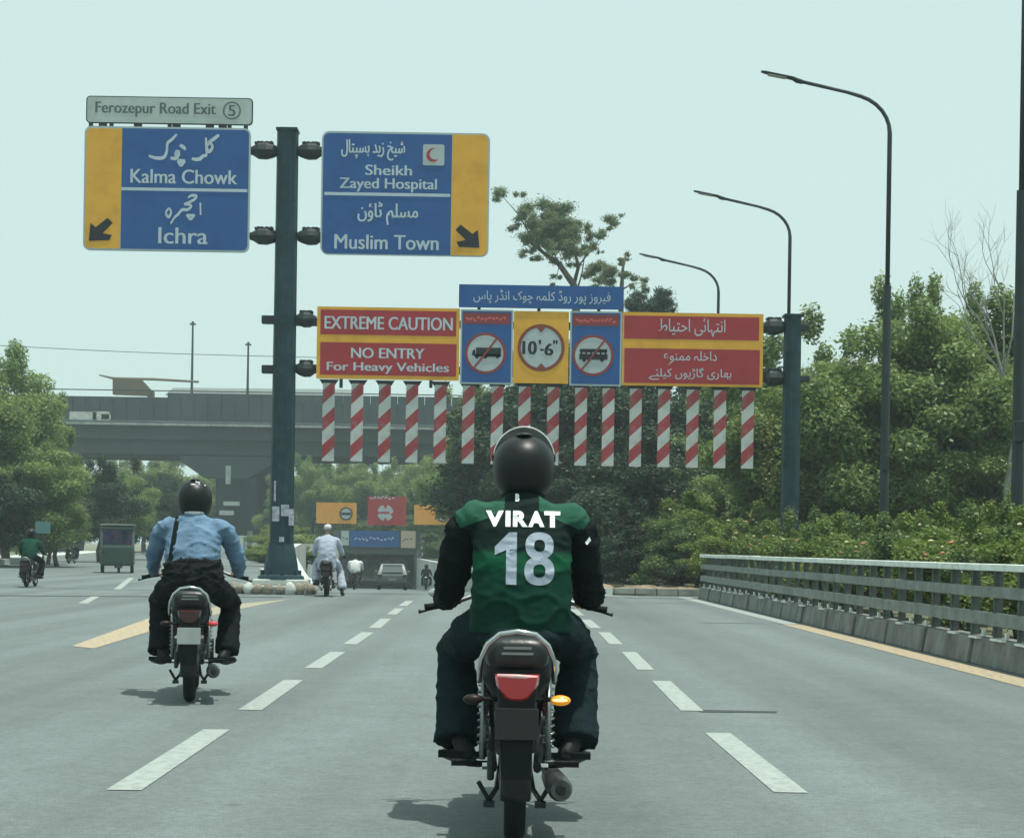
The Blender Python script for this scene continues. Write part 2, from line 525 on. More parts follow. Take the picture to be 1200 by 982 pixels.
# markings
def strip(name, pts, z=0.004, m_=None, kind='structure'):
    return sheet(name, pts, z, m_ or W_PAINT, kind)
def dash(px0, py0, px1, py1, wd=0.17, m_=None, name='lane_dash'):
    (x0, y0), (x1, y1) = G(px0, py0), G(px1, py1)
    return strip(name, [(x0-wd/2, y0), (x0+wd/2, y0), (x1+wd/2, y1), (x1-wd/2, y1)], m_=m_)
for a in [(145, 926, 254, 855), (293, 832, 344, 797), (367, 783, 396, 764), (410, 755, 431, 741), (439, 736, 452, 725), (459, 720, 468, 713), (472, 710, 480, 704),
          (927, 929, 841, 859), (811, 833, 775, 798), (757, 785, 737, 764), (722, 755, 708, 741), (698, 736, 686, 726), (679, 721, 671, 714), (668, 711, 662, 706)]:
    dash(*a)
# the rest of the dashed lines, behind the camera
for X in (G(145, 926)[0], G(927, 929)[0]):
    for k in range(1, 4):
        y1 = 8.05 - 4.27*k
        strip('lane_dash', [(X-.085, y1), (X+.085, y1), (X+.085, y1+2.8), (X-.085, y1+2.8)])
dash(137, 691, 154, 677, 0.18)
dash(97, 707, 112, 699, 0.18)
# yellow gore line on the left, from the near point to the island
(x0, y0), (x1, y1), (x2, y2) = G(84, 758), G(172, 734), G(345, 703)
def quadline(p, q, wd, name, m_):
    d = (Vector(q)-Vector(p)).normalized(); n = Vector((-d.y, d.x))*wd/2
    return strip(name, [(p[0]-n.x, p[1]-n.y), (q[0]-n.x, q[1]-n.y), (q[0]+n.x, q[1]+n.y), (p[0]+n.x, p[1]+n.y)], m_=m_)
g1, g2, g3, g4 = G(84, 757), G(176, 724), G(182, 738), G(110, 760)
strip('yellow_gore_marking', [g1, g4, g3, g2], m_=Y_PAINT)
g5, g6, g7 = G(266, 709), G(340, 702), G(270, 716)
strip('faded_gore_marking', [g2, g3, g7, g6, g5], 0.0045, m_=paint_mat('faded_yellow', (0.34, 0.30, 0.2), 0.8))
# edge line at the foot of the railing: yellow near, white further on
BX = 5.16
def bx(y): return 5.22 + (y-17)*(-0.0125)
strip('yellow_edge_line', [(bx(2)-.42, -6), (bx(2)-.10, -6), (bx(28)-.10, 28.2), (bx(28)-.46, 28.2)], m_=Y_PAINT)
strip('white_edge_line', [(bx(28)-.42, 28.25), (bx(28)-.14, 28.25), (bx(43)-.10, 43.6), (bx(43)-.45, 43.6)], m_=W_PAINT)
g8 = [G(700, 698.5), G(700, 696), G(806, 695), G(812, 697.6)]
strip('white_edge_line_bend', g8, m_=W_PAINT)
# tar joints
TAR = mat('tar', (0.045, 0.055, 0.055), 0.6)
strip('tar_joint', [G(0, 698.5), G(330, 700.2), G(330, 699.4), G(0, 697.4)], 0.003, TAR)
strip('tar_patch', [G(812, 831.5), G(912, 833.5), G(908, 835.5), G(822, 834.5)], 0.003, TAR)

# left kerb and footpath, made of blocks as far as one can tell them apart
EL = [(-23.6, 20), (-23.6, 80), (-30, 120), (-37, 160)]
t = thing('left_footpath', (-24.5, 80, 0), 'pale raised footpath and kerb along the far left edge of the road', 'footpath')
def along(pts, step):
    out = []
    for i in range(len(pts)-1):
        a, b = Vector(pts[i]), Vector(pts[i+1]); L = (b-a).length; n = max(1, int(L/step))
        for k in range(n): out.append((a.lerp(b, k/n), a.lerp(b, (k+1)/n)))
    return out
for a, b in along(EL, 4.0):
    d = (b-a); c = (a+b)/2
    quick('kerb_block', CONC_L, t, lambda m: m.box((c.x-1.2, c.y, 0.13), (2.4, d.length-0.03, 0.3), rz=math.atan2(-d.x, d.y)), world=True)

# ============================================================ RIGHT RAILING
BY0, BY1 = 3.0, 43.2
RAILP = mat('railing_paint', (0.19, 0.225, 0.205), 0.6, var=0.3, vscale=4, dirt=(0.05, 0.045, 0.035), dscale=8, damt=0.6)
RAILPOST = mat('railing_post_paint', (0.075, 0.098, 0.088), 0.7, var=0.3, vscale=4)
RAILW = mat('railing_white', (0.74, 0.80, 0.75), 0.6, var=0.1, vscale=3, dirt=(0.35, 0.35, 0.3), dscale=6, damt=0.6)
t = thing('roadside_railing', (5.3, 23, 0), 'long concrete based roadside railing with white top rail on the right', 'railing')
BASEC = mat('railing_base', (0.17, 0.18, 0.17), 0.9, var=0.3, vscale=4, bump=0.4, bscale=30, dirt=(0.06, 0.056, 0.05), dscale=3.5, damt=0.7, stretch=(1, 1, .5))
y = BY0; i = 0
rnd = random.Random(5)
while y < BY1-0.5:
    y2 = min(y+1.98, BY1); x = bx((y+y2)/2)+0.16 + rnd.uniform(-.008, .008)
    quick('base_block', BASEC, t, lambda m: m.prism([(x-.17, 0.0), (x+.2, 0.0), (x+.16, .30), (x-.12, .30 + rnd.uniform(-.006, .006))], y+0.012, y2-0.012, plane='XZ'), world=True, bevel=0.015)
    y += 2.0
yy = BY0+0.3
while yy < BY1:
    x = bx(yy)+0.18
    quick('railing_post', RAILPOST, t, lambda m: m.prism([(x-.03, .28), (x+.06, .28), (x+.06, 1.04), (x-.03, 1.04)], yy-.035, yy+.035, plane='XZ'), world=True)
    if rnd.random() < .75: quick('pale_block', RAILW, t, lambda m: m.box((x-.075, yy+rnd.uniform(-.1, .3), .345), (.03, .07, .07)), world=True)  # small white blocks scattered just above the base
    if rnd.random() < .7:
        L_ = rnd.uniform(.22, .5); quick('sun_spot_strip', RAILW, t, lambda m: m.box((x-.165, yy+.25, .300+rnd.uniform(-.004, .004)), (.05, L_, .022)), world=True)  # sun spots along the base top, put in as pale strips
    yy += 0.85
y = BY0
while y < BY1-0.5:
    y2 = min(y+3.96, BY1); xa, xb = bx(y)+0.14, bx(y2)+0.14
    for z, hh, mm, ww, nm in ((.50, .14, RAILP, .10, 'lower_rail'), (.80, .12, RAILP, .10, 'middle_rail'), (1.07, .075, RAILW, .16, 'top_rail')):
        dz = rnd.uniform(-.004, .004)
        quick(nm, mm, t, lambda m: m.add([(xa-ww/2, y+.008, z-hh/2+dz), (xa+ww/2, y+.008, z-hh/2+dz), (xa+ww/2, y+.008, z+hh/2+dz), (xa-ww/2, y+.008, z+hh/2+dz),
              (xb-ww/2, y2-.008, z-hh/2+dz), (xb+ww/2, y2-.008, z-hh/2+dz), (xb+ww/2, y2-.008, z+hh/2+dz), (xb-ww/2, y2-.008, z+hh/2+dz)],
              [(0,1,2,3),(7,6,5,4),(0,4,5,1),(1,5,6,2),(2,6,7,3),(3,7,4,0)]), world=True, bevel=0.008)
    y += 3.96

# kerb and earth bank where the road bends away beyond the railing
t = thing('bend_kerb', (3.8, 45, 0), 'short kerb with bare brown earth beyond the far end of the railing', 'kerb')
for i in range(5):
    x = 5.1 - i*0.56
    quick('kerb_block', CONC, t, lambda m: m.box((x-.25, 44.75, 0.09), (0.53, .25, 0.2), rz=R(3)), world=True)
rnd = random.Random(3)
m = MB()
for i in range(34):
    x = rnd.uniform(2.6, 6.0); m.ball((x, 45.9+rnd.uniform(-.4, 1.2), 0.04), (rnd.uniform(.25, .7), .6, rnd.uniform(.08, .22)), 10, 6)
o = m.build('earth_bank', SAND, smooth=True); tag(o, kind='structure')

# ============================================================ TRAFFIC ISLAND ROUND THE LEFT POLE
IX, IZ = P(330, 690, 42)
t = thing('traffic_island', (IX, 41.7, 0), 'small traffic island of concrete blocks and stones round the big sign pole', 'traffic island')
quick('island_slab', CONC, t, lambda m: m.prism([(IX-1.0, 40.7), (IX+.75, 40.7), (IX+.9, 41.6), (IX+.5, 44.4), (IX-.9, 44.4), (IX-1.15, 41.6)], 0.0, 0.2, plane='XY'), world=True, bevel=.03)
quick('footing_step', CONC_L, t, lambda m: m.box((IX, 42.0, .27), (1.3, 1.1, .14)), world=True, bevel=.03)
rnd = random.Random(8)
STONE = mat('stone', (0.22, 0.20, 0.16), 0.9, var=0.4, vscale=5, bump=0.8, bscale=9)
for i in range(13):
    a = PI + PI*i/12
    x, yv = IX - 0.12 + 1.0*math.cos(a), 41.1 + .55*math.sin(a)
    s_ = rnd.uniform(.8, 1.25)
    o = quick('stone', STONE if i % 4 else CONC_L, t, lambda m: m.ball((x, yv, .12), (.12*s_, .12, .15*s_), 9, 6), world=True, smooth=True)
    for v in o.data.vertices: v.co += Vector((rnd.uniform(-.018, .018), rnd.uniform(-.018, .018), rnd.uniform(-.02, .02)))
for i in range(6):
    x, yv = IX-.9+i*.04, 44.8+i*1.9
    quick('kerb_block', CONC_L if i % 2 else CONC, t, lambda m: m.box((IX-.35-.33*i, yv, .2), (.55, 1.75, .42), rz=R(10)), world=True, bevel=.03)
# ============================================================ SIGN GANTRY
GD = 42.0                                   # distance of the gantry
def PX(px, py, D=GD): return P(px, py, D)
t = GANTRY = thing('sign_gantry', (PX(331, 680)[0], GD, 0), 'tall dark steel gantry of two posts carrying the road signs over the lanes', 'gantry')
XL = PX(332, 500)[0]; XR = PX(927, 500)[0]
ztopL = PX(337, 155)[1]; ztopR = PX(930, 372)[1]
def poly_post(m, x, y, z0, z1, r0, r1, n=12):
    k = 10
    m.tube([(x, y, z0+(z1-z0)*i/k) for i in range(k+1)], [r0+(r1-r0)*i/k for i in range(k+1)], n)
quick('post', STEEL, t, lambda m: poly_post(m, XL, GD, .3, ztopL, .30, .265, 10), world=True)
quick('post', STEEL, t, lambda m: poly_post(m, XR, GD, 0, ztopR, .24, .215, 10), world=True)
quick('post_cap', STEEL, t, lambda m: m.box((XL, GD, ztopL+.03), (.52, .52, .06)), world=True)
quick('post_cap', STEEL, t, lambda m: m.box((XR, GD, ztopR+.03), (.46, .46, .06)), world=True)
def flange(m):
    m.lathe([(.34, .58), (.42, .56), (.46, .44), (.75, .40), (1.2, .31)], (XL, GD, 0), 'Z', 10)
    for i in range(8):
        a = i*PI/4+.2
        m.prism([(0.28, .42), (.56, .42), (.30, 1.0)], -.02, .02, plane='XZ') if False else m.box((XL+.46*math.cos(a), GD+.46*math.sin(a), .5), (.07, .07, .12))
quick('base_flange', STEEL, t, flange, world=True)
# flyers pasted low on the post
FLY = mat('flyer', (0.34, 0.36, 0.42), 0.9, var=0.4, vscale=9)
for i, (px, py, w_, h_) in enumerate([(323, 602, .18, .36), (334, 598, .2, .28), (341, 606, .13, .4), (330, 632, .12, .12), (329, 652, .1, .16), (322, 575, .05, .5)]):
    X, Z = PX(px, py, GD-.3)
    quick('flyer', FLY, t, lambda m: m.box((X, GD-.31+abs(X-XL)*.25, Z), (w_, .012, h_), rz=R((X-XL)*90)), world=True)
# clamps that carry the signs
def clamp(px0, px1, py, D=GD, hh=.2, parent=GANTRY):
    X0, Z = PX(px0, py); X1 = PX(px1, py)[0]
    def fn(m):
        m.tube([(X0+(X1-X0)*k, GD, Z) for k in (0, .12, .3, .6, .85, 1)], [.09, .12, hh, hh*1.05, hh*.8, hh*.55], 10)
        m.box(((X0+X1)/2, GD, Z+hh*.95), (abs(X1-X0)*.66, .16, .05))
        for q in (.3, .42, .6, .75): m.lathe([(0, .04), (.05, .04), (.055, .02)], (X0+(X1-X0)*q, GD-.02, Z+hh*.93), 'Z', 6)
    quick('clamp', DKMET, parent, fn, world=True)
for py in (177, 277): clamp(293, 326, py+.0); clamp(380, 349, py+1)
for py in (375, 433): clamp(371, 347, py, hh=.19); quick('stub', DKMET, t, lambda m: m.box((PX(317, py)[0], GD, PX(317, py)[1]), (.42, .22, .2)), world=True, bevel=.02)
for py in (383, 443):
    clamp(893, 920, py, hh=.2)
    quick('stub', DKMET, t, lambda m: m.box((PX(941, py+1)[0], GD, PX(941, py+1)[1]), (.3, .2, .16)), world=True, bevel=.02)
for py in (382, 436):
    Z = PX(630, py)[1]
    quick('cross_beam', DKMET, t, lambda m: m.box(((XL+XR)/2, GD, Z), (XR-XL-.5, .16, .18)), world=True)
for i, px in enumerate((400, 505, 560, 630, 700, 760, 870)):
    X, Z0 = PX(px, 455); Z1 = PX(px, 350 if 540 < px < 725 else 372)[1]
    quick('stiffener', DKMET, t, lambda m: m.box((X, GD-.085, (Z0+Z1)/2), (.08, .05, Z1-Z0)), world=True)

# ---- lettering
_tc = {}
def text_shape(body, off=0.0):
    k = (body, off)
    if k not in _tc:
        c = bpy.data.curves.new('txt', 'FONT'); c.body = body; c.size = 1; c.offset = off; c.resolution_u = 4
        o = bpy.data.objects.new('txt', c); COL.objects.link(o)
        dg = bpy.context.evaluated_depsgraph_get(); dg.update()
        me = bpy.data.meshes.new_from_object(o.evaluated_get(dg))
        vs = [(v.co.x, v.co.y) for v in me.vertices]; fs = [tuple(p.vertices) for p in me.polygons]
        bpy.data.objects.remove(o); bpy.data.meshes.remove(me)
        _tc[k] = (vs, fs)
    return _tc[k]
def put_text(m, body, px, py, wpx, hpx, D, y, off=0.02, lower=False):
    """Letters wpx wide and hpx high in photo pixels, centred there, lying on the plane y."""
    vs, fs = text_shape(body, 0.0)
    xs = [v[0] for v in vs]; zs = [v[1] for v in vs]
    x0, x1, z0, z1 = min(xs), max(xs), min(zs), max(zs)
    if lower: z0 = 0
    X, Z = P(px, py, D)
    sx, sz = wpx*D/F/(x1-x0), hpx*D/F/(z1-z0)
    sh = .42*D/F*(2.0 if off > .035 else 1) if off > .005 else 0            # bold: the same letters struck twice, a hair apart
    for k_, q in enumerate((-sh, sh) if sh else (0,)):
        m.add([(X+q+(v[0]-(x0+x1)/2)*sx, y-.0008*k_, Z+(v[1]-(z0+z1)/2)*sz) for v in vs], fs)
FORMS = {}                      # letter: isolated, final, initial, medial presentation forms
for ch, codes in {'ا': 'fe8d fe8e', 'ب': 'fe8f fe90 fe91 fe92', 'ت': 'fe95 fe96 fe97 fe98', 'ح': 'fea1 fea2 fea3 fea4', 'خ': 'fea5 fea6 fea7 fea8', 'ش': 'feb5 feb6 feb7 feb8', 'ٹ': 'fb66 fb67 fb68 fb69', 'ؤ': 'fe85 fe86', 'د': 'fea9 feaa', 'ڈ': 'fb88 fb89', 'ر': 'fead feae', 'ط': 'fec1 fec2 fec3 fec4',
        'ع': 'fec9 feca fecb fecc', 'ل': 'fedd fede fedf fee0', 'م': 'fee1 fee2 fee3 fee4', 'ن': 'fee5 fee6 fee7 fee8', 'و': 'feed feee', 'ہ': 'fba6 fba7 fba8 fba9', 'ھ': 'fbaa fbab fbac fbad', 'ی': 'fbfc fbfd fbfe fbff',
        'ئ': 'fe89 fe8a fe8b fe8c', 'ک': 'fb8e fb8f fb90 fb91', 'گ': 'fb92 fb93 fb94 fb95', 'ڑ': 'fb8c fb8d', 'ں': 'fb9e fb9f', 'ے': 'fbae fbaf', 'چ': 'fb7a fb7b fb7c fb7d', 'ف': 'fed1 fed2 fed3 fed4', 'ز': 'feaf feb0', 'پ': 'fb56 fb57 fb58 fb59', 'س': 'feb1 feb2 feb3 feb4'}.items():
    FORMS[ch] = [chr(int(c, 16)) for c in codes.split()]
def urdu(s):
    out = []
    for i, ch in enumerate(s):
        if ch not in FORMS: out.append(ch); continue
        prev = i > 0 and s[i-1] in FORMS and len(FORMS[s[i-1]]) == 4
        nxt = i+1 < len(s) and s[i+1] in FORMS and len(FORMS[ch]) == 4
        k = (3 if nxt else 1) if prev else (2 if nxt else 0)
        out.append(ch if k == 0 else FORMS[ch][k])
    return ''.join(reversed(out))
def smooth_line(pts, k=4):
    if len(pts) < 3: return pts
    out = []
    for i in range(len(pts)-1):
        p0, p1, p2, p3 = pts[max(i-1,0)], pts[i], pts[i+1], pts[min(i+2, len(pts)-1)]
        for j in range(k):
            t_ = j/k
            out.append(tuple(.5*((2*p1[a])+(-p0[a]+p2[a])*t_+(2*p0[a]-5*p1[a]+4*p2[a]-p3[a])*t_**2+(-p0[a]+3*p1[a]-3*p2[a]+p3[a])*t_**3) for a in (0, 1)))
    out.append(pts[-1])
    return out
def ink(m, strokes, ox, oy, sc, wpx, D, y):
    """Brush strokes given in enlarged-photo pixels: calligraphic ribbons, thicker along the flat."""
    for q_, st in enumerate(strokes):
        y -= .0007
        pts = smooth_line([(ox+a/sc, oy+b/sc) for a, b in st])
        W = [P(a, b, D) for a, b in pts]
        n = len(W); L, Rr = [], []
        for i in range(n):
            a, b = W[max(i-1, 0)], W[min(i+1, n-1)]
            dx, dz = b[0]-a[0], b[1]-a[1]; q = math.hypot(dx, dz) or 1; dx /= q; dz /= q
            hw = wpx*D/F/2 * (0.72+0.5*abs(dx)) * (0.6+0.4*math.sin(PI*min(1, max(0, (i+.6)/(n-.0)))))
            L.append((W[i][0]-dz*hw, y, W[i][1]+dx*hw)); Rr.append((W[i][0]+dz*hw, y, W[i][1]-dx*hw))
        m.add(L+Rr, [(i, i+1, n+i+1, n+i) for i in range(n-1)])
def disc(m, px, py, r, D, y, n=40, r2=None):
    X, Z = P(px, py, D); k = D/F
    if r2 is None: m.add([(X+r*k*math.cos(2*PI*j/n), y, Z+r*k*math.sin(2*PI*j/n)) for j in range(n)], [tuple(range(n))])
    else:
        vs = [(X+q*k*math.cos(2*PI*j/n), y, Z+q*k*math.sin(2*PI*j/n)) for q in (r, r2) for j in range(n)]
        m.add(vs, [(j, (j+1) % n, n+(j+1) % n, n+j) for j in range(n)])
def rect(m, x0, y0, x1, y1, D, y):
    X, Z = P((x0+x1)/2, (y0+y1)/2, D); a, b = (x1-x0)*D/F/2, (y1-y0)*D/F/2
    m.add([(X-a, y, Z-b), (X+a, y, Z-b), (X+a, y, Z+b), (X-a, y, Z+b)], [(0, 1, 2, 3)])
def pgon(m, pts, D, y):
    m.add([(P(a, b, D)[0], y, P(a, b, D)[1]) for a, b in pts], [tuple(range(len(pts)))])
def rboard(m, x0, y0, x1, y1, D, ya, yb, r=6, corners='1111'):
    X, Z = P((x0+x1)/2, (y0+y1)/2, D); k = D/F
    a, b, r = (x1-x0)*k/2, (y1-y0)*k/2, r*k
    pts = []
    for i, (sx, sz) in enumerate(((1, 1), (-1, 1), (-1, -1), (1, -1))):
        if corners[i] == '1':
            for j in range(6):
                t_ = i*PI/2 + PI/2*j/5
                pts.append((X+sx*(a-r)+r*math.cos(t_), Z+sz*(b-r)+r*math.sin(t_)))
        else: pts.append((X+sx*a, Z+sz*b))
    m.prism(pts, ya, yb)

def smat(n, c, d=(0.25, 0.27, 0.26)): return mat(n, c, 0.42, var=0.07, vscale=1.5, dirt=tuple(x*.62 for x in c), dscale=1.3, damt=0.5, spec=0.4)
BLUE = smat('sign_blue', (0.014, 0.085, 0.28)); YEL = smat('sign_yellow', (0.70, 0.36, 0.035)); RED = smat('sign_red', (0.34, 0.026, 0.034))
WHT = smat('sign_white', (0.40, 0.46, 0.48)); GREYB = smat('sign_grey', (0.40, 0.47, 0.46)); BLK = mat('sign_black', (0.03, 0.035, 0.04), .5)
ALU = mat('sign_rim', (0.36, 0.44, 0.46), 0.45, metal=0.3); LTX = mat('letter_white', (0.44, 0.53, 0.60), .5, var=.08, vscale=3); REDTX = mat('letter_red', (0.55, 0.10, 0.09), .5)
GRYT = mat('letter_grey', (0.08, 0.11, 0.11), .6)
BACK = mat('sign_back', (0.25, 0.28, 0.28), .6, metal=.4)
f0 = GD-.16                                   # front faces of the sign boards
def panel(name, label, cat, px, py, parts, D=GD):
    X, Z = P(px, py, D)
    t = thing(name, (X, D, Z), label, cat)
    for nm, m_, fn in parts:
        for g_ in (fn if isinstance(fn, list) else [fn]): quick(nm, m_, t, g_, world=True)
    return t
# grey exit board
def exb(m):
    rboard(m, 104, 117, 296, 146.5, GD, f0, f0+.06, 4)
def hangers(m):
    for px in (108, 122, 132, 163, 200, 208, 247, 262, 270, 289):
        X, Z = P(px, 149.8, GD); m.box((X, f0+.04, Z), ((.10 if px in (108, 132, 200, 289, 270) else .2), .04, .16))
def ext0(m):
    disc(m, 273, 132, 10.5, GD, f0-.006, r2=8.8)
ext = [lambda m: put_text(m, 'Ferozepur Road Exit', 184, 131, 140, 17, GD, f0-.006, .012), lambda m: put_text(m, '5', 273, 132, 8, 13, GD, f0-.006, .03), ext0]
panel('exit_sign', 'narrow grey sign reading Ferozepur Road Exit above the left blue sign', 'sign', 200, 149,
      [('board', GREYB, exb), ('rim', DKMET, lambda m: rboard(m, 102.6, 115.8, 297.4, 147.6, GD, f0+.012, f0+.05, 5)), ('hanger', DKMET, hangers), ('lettering', GRYT, ext)])
# left direction sign
def arrow(m, cx, cy, s_, flip):
    pts = [(-15, 13), (-13, -8), (-7, -3), (7, -14), (13, -8), (1, 4), (12, 6), (9, 12)]
    pts = [(cx+(-a if flip else a)*s_, cy+b*s_) for a, b in pts]
    pgon(m, pts, GD, f0-.012)
U1 = [[(505,60),(430,140),(365,200),(350,330),(300,415),(180,420),(80,385)], [(550,225),(610,260),(635,300)], [(480,330),(530,325),(535,370),(490,375),(480,335)],
      [(410,420),(480,430),(520,400),(530,360)], [(520,460),(545,500),(575,550)], [(630,460),(600,500),(575,550)], [(520,465),(630,465)], [(1150,70),(1060,140),(985,190)], [(950,110),(955,230),(960,380)],
      [(1000,180),(1050,250),(1000,325),(960,260),(1000,190)], [(965,385),(900,395),(870,430),(800,445),(735,430)]]
U2 = [[(330,350),(380,430),(330,535),(275,450),(330,355)], [(720,150),(780,105),(880,110),(860,170),(760,230),(640,275)], [(640,285),(760,290),(780,330),(700,390),(600,390),(520,480),(450,540),(370,670)],
      [(690,490),(770,590)], [(850,490),(770,590)], [(690,500),(850,500)], [(965,250),(970,500)]]
lt1 = [lambda m: ink(m, U1, 170, 155, 13.04, 3.8, GD, f0-.012), lambda m: ink(m, U2, 180, 225, 17.14, 3.0, GD, f0-.012),
    lambda m: put_text(m, 'Kalma Chowk', 217, 209, 124, 16.5, GD, f0-.012, .02), lambda m: put_text(m, 'Ichra', 216, 278, 57, 19, GD, f0-.012, .02)]
ln1 = lambda m: rect(m, 144, 222.5, 291, 226, GD, f0-.009)
panel('direction_sign', 'blue direction sign to Kalma Chowk and Ichra with yellow arrow strip', 'sign', 197, 296,
      [('rim', ALU, lambda m: rboard(m, 100, 151, 294, 296, GD, f0+.004, f0+.06, 8)), ('board', BLUE, lambda m: rboard(m, 144, 153.5, 292, 294, GD, f0, f0+.05, 6, '1001')),
       ('arrow_strip', YEL, lambda m: rboard(m, 102, 152.5, 143.5, 292.5, GD, f0-.002, f0+.05, 6, '0110')),
       ('arrow', BLK, lambda m: arrow(m, 121, 271, 1.0, False)), ('divider_line', LTX, ln1), ('lettering', LTX, lt1)])
U3 = [[(110,320),(170,385),(235,330),(265,240),(265,100)], [(310,215),(420,210),(400,265),(330,265),(345,335)], [(420,290),(500,250),(600,210)], [(520,250),(560,310),(640,310)], [(445,375),(490,385)], [(690,270),(745,310),(740,385),(650,380)],
      [(865,220),(850,290),(815,345)], [(930,100),(980,200),(1060,280),(1075,350),(990,405),(925,350)], [(1050,50),(1090,100),(1040,170)]]
U4 = [[(120,370),(150,440),(210,455),(280,400),(310,330),(310,240)], [(300,250),(430,190)], [(380,300),(430,310),(430,370),(370,415)], [(500,210),(590,220),(575,265)], [(510,270),(515,400)], [(500,380),(550,390)],
      [(810,70),(805,180),(850,225),(960,190),(1070,145)], [(860,215),(780,265),(700,310),(670,370),(660,470)]]
lt2 = [lambda m: put_text(m, urdu('شیخ زید ہسپتال'), 438, 178, 74, 24, GD, f0-.012, .02), lambda m: put_text(m, urdu('مسلم ٹاؤن'), 455, 252, 70, 27, GD, f0-.012, .02),
    lambda m: put_text(m, 'Sheikh', 456, 201.5, 54, 12, GD, f0-.012, .02), lambda m: put_text(m, 'Zayed Hospital', 455.5, 219, 113, 16, GD, f0-.012, .02),
    lambda m: put_text(m, 'Muslim Town', 453.5, 285.5, 121, 17, GD, f0-.012, .015)]
ln2 = lambda m: rect(m, 381, 228, 528, 231.6, GD, f0-.009)
def cres(m):
    X, Z = P(508, 184, GD); k = GD/F; n = 16
    o_ = [(X+k*8*math.cos(t_), Z+k*8*math.sin(t_)) for t_ in [R(60)+R(240)*j/n for j in range(n+1)]]
    i_ = [(X+k*(2.2+6.4*math.cos(t_)), Z+k*(1.0+6.4*math.sin(t_))) for t_ in [R(48)+R(262)*j/n for j in range(n+1)]]
    m.add([(a, f0-.018, b) for a, b in o_]+[(a, f0-.018, b) for a, b in i_], [(j, j+1, n+2+j, n+1+j) for j in range(n)])
panel('direction_sign', 'blue direction sign to Sheikh Zayed Hospital and Muslim Town with red crescent mark', 'sign', 475, 302,
      [('rim', ALU, lambda m: rboard(m, 377, 157, 573.5, 301, GD, f0+.004, f0+.06, 9)), ('board', BLUE, lambda m: rboard(m, 379, 159, 529, 299.5, GD, f0, f0+.05, 7, '0110')),
       ('arrow_strip', YEL, lambda m: rboard(m, 529.5, 160, 571.5, 301, GD, f0-.002, f0+.05, 7, '1001')), ('arrow', BLK, lambda m: arrow(m, 547, 279, 1.0, True)),
       ('crescent_plate', WHT, lambda m: rboard(m, 496, 171.5, 521, 196, GD, f0-.013, f0-.004, 2)), ('crescent', RED, cres), ('divider_line', LTX, ln2), ('lettering', LTX, lt2)])
# red warning boards
panel('warning_sign', 'red and yellow sign reading EXTREME CAUTION NO ENTRY For Heavy Vehicles', 'sign', 455, 446,
      [('board', YEL, lambda m: rboard(m, 372, 361.5, 538.5, 445.5, GD, f0, f0+.06, 1)),
       ('upper_field', RED, lambda m: rect(m, 376.5, 365, 535, 394, GD, f0-.005)), ('lower_field', RED, lambda m: rect(m, 376, 403, 535, 441, GD, f0-.005)),
       ('lettering', LTX, [lambda m: put_text(m, 'EXTREME CAUTION', 456, 380, 149, 15, GD, f0-.011, .02), lambda m: put_text(m, 'NO ENTRY', 455, 415, 85, 12, GD, f0-.011, .02), lambda m: put_text(m, 'For Heavy Vehicles', 455, 432.5, 142, 13, GD, f0-.011, .02)])])
U6 = [[(210,110),(212,240),(155,245)], [(240,150),(290,210),(300,255),(390,235),(470,200),(480,165)], [(330,150),(380,152)], [(545,150),(540,240)], [(710,80),(755,180),(750,285),(690,305),(635,265)], [(800,150),(900,152),(850,205)], [(800,250),(860,262),(940,190)], [(1015,150),(1018,245)], [(870,290),(900,300)]]
U7 = [[(275,40),(245,150),(260,210),(345,212)], [(460,60),(485,110),(590,30)], [(420,190),(430,140),(540,110)], [(580,195),(660,170),(700,150),(745,130),(735,60)], [(800,90),(822,155)], [(890,130),(885,165),(850,200)],
      [(90,355),(210,378),(235,340)], [(340,378),(410,388)], [(480,340),(530,330),(560,385),(600,350),(640,290)], [(740,265),(670,320),(690,385),(730,350)], [(855,290),(850,370),(800,402),(768,370)], [(980,392),(1060,340),(1092,397)], [(250,275),(282,262)], [(600,250),(640,250)]]
panel('warning_sign', 'red and yellow warning sign in Urdu next to the right gantry post', 'sign', 810, 455,
      [('board', YEL, lambda m: rboard(m, 728.5, 368, 893, 453.5, GD, f0, f0+.06, 1)),
       ('upper_field', RED, lambda m: rect(m, 731, 372, 888.5, 399, GD, f0-.005)), ('lower_field', RED, lambda m: rect(m, 731, 410, 889, 450.5, GD, f0-.005)),
       ('lettering', LTX, [lambda m: put_text(m, urdu('انتہائی احتیاط'), 810, 385, 78, 21, GD, f0-.011, .0), lambda m: put_text(m, urdu('داخلہ ممنوع'), 808, 421, 62, 17, GD, f0-.011, .0), lambda m: put_text(m, urdu('بھاری گاڑیوں کیلئے'), 808, 439, 96, 15, GD, f0-.011, .0)])])
U5 = [[(165,60),(115,130)], [(190,90),(192,142)], [(245,100),(280,100),(275,50)], [(340,60),(350,120),(405,130)], [(430,90),(462,112)], [(545,65),(520,110),(485,135)], [(560,125),(590,112),(640,108)], [(640,60),(600,75)],
      [(690,100),(662,138),(695,146)], [(740,60),(742,120),(700,140)], [(775,95),(812,102)], [(905,90),(920,140),(885,146)], [(960,100),(992,130)], [(1045,60),(1040,105),(1008,100)], [(1010,142),(1042,140)]]
panel('name_sign', 'long narrow blue sign in Urdu topping the middle of the gantry', 'sign', 633, 362,
      [('board', BLUE, lambda m: rboard(m, 538, 336, 730, 362.5, GD, f0-.02, f0+.06, 1)), ('lettering', LTX, lambda m: put_text(m, urdu('فیروز پور روڈ کلمہ چوک انڈر پاس'), 635, 349.5, 160, 17, GD, f0-.026, .0))])
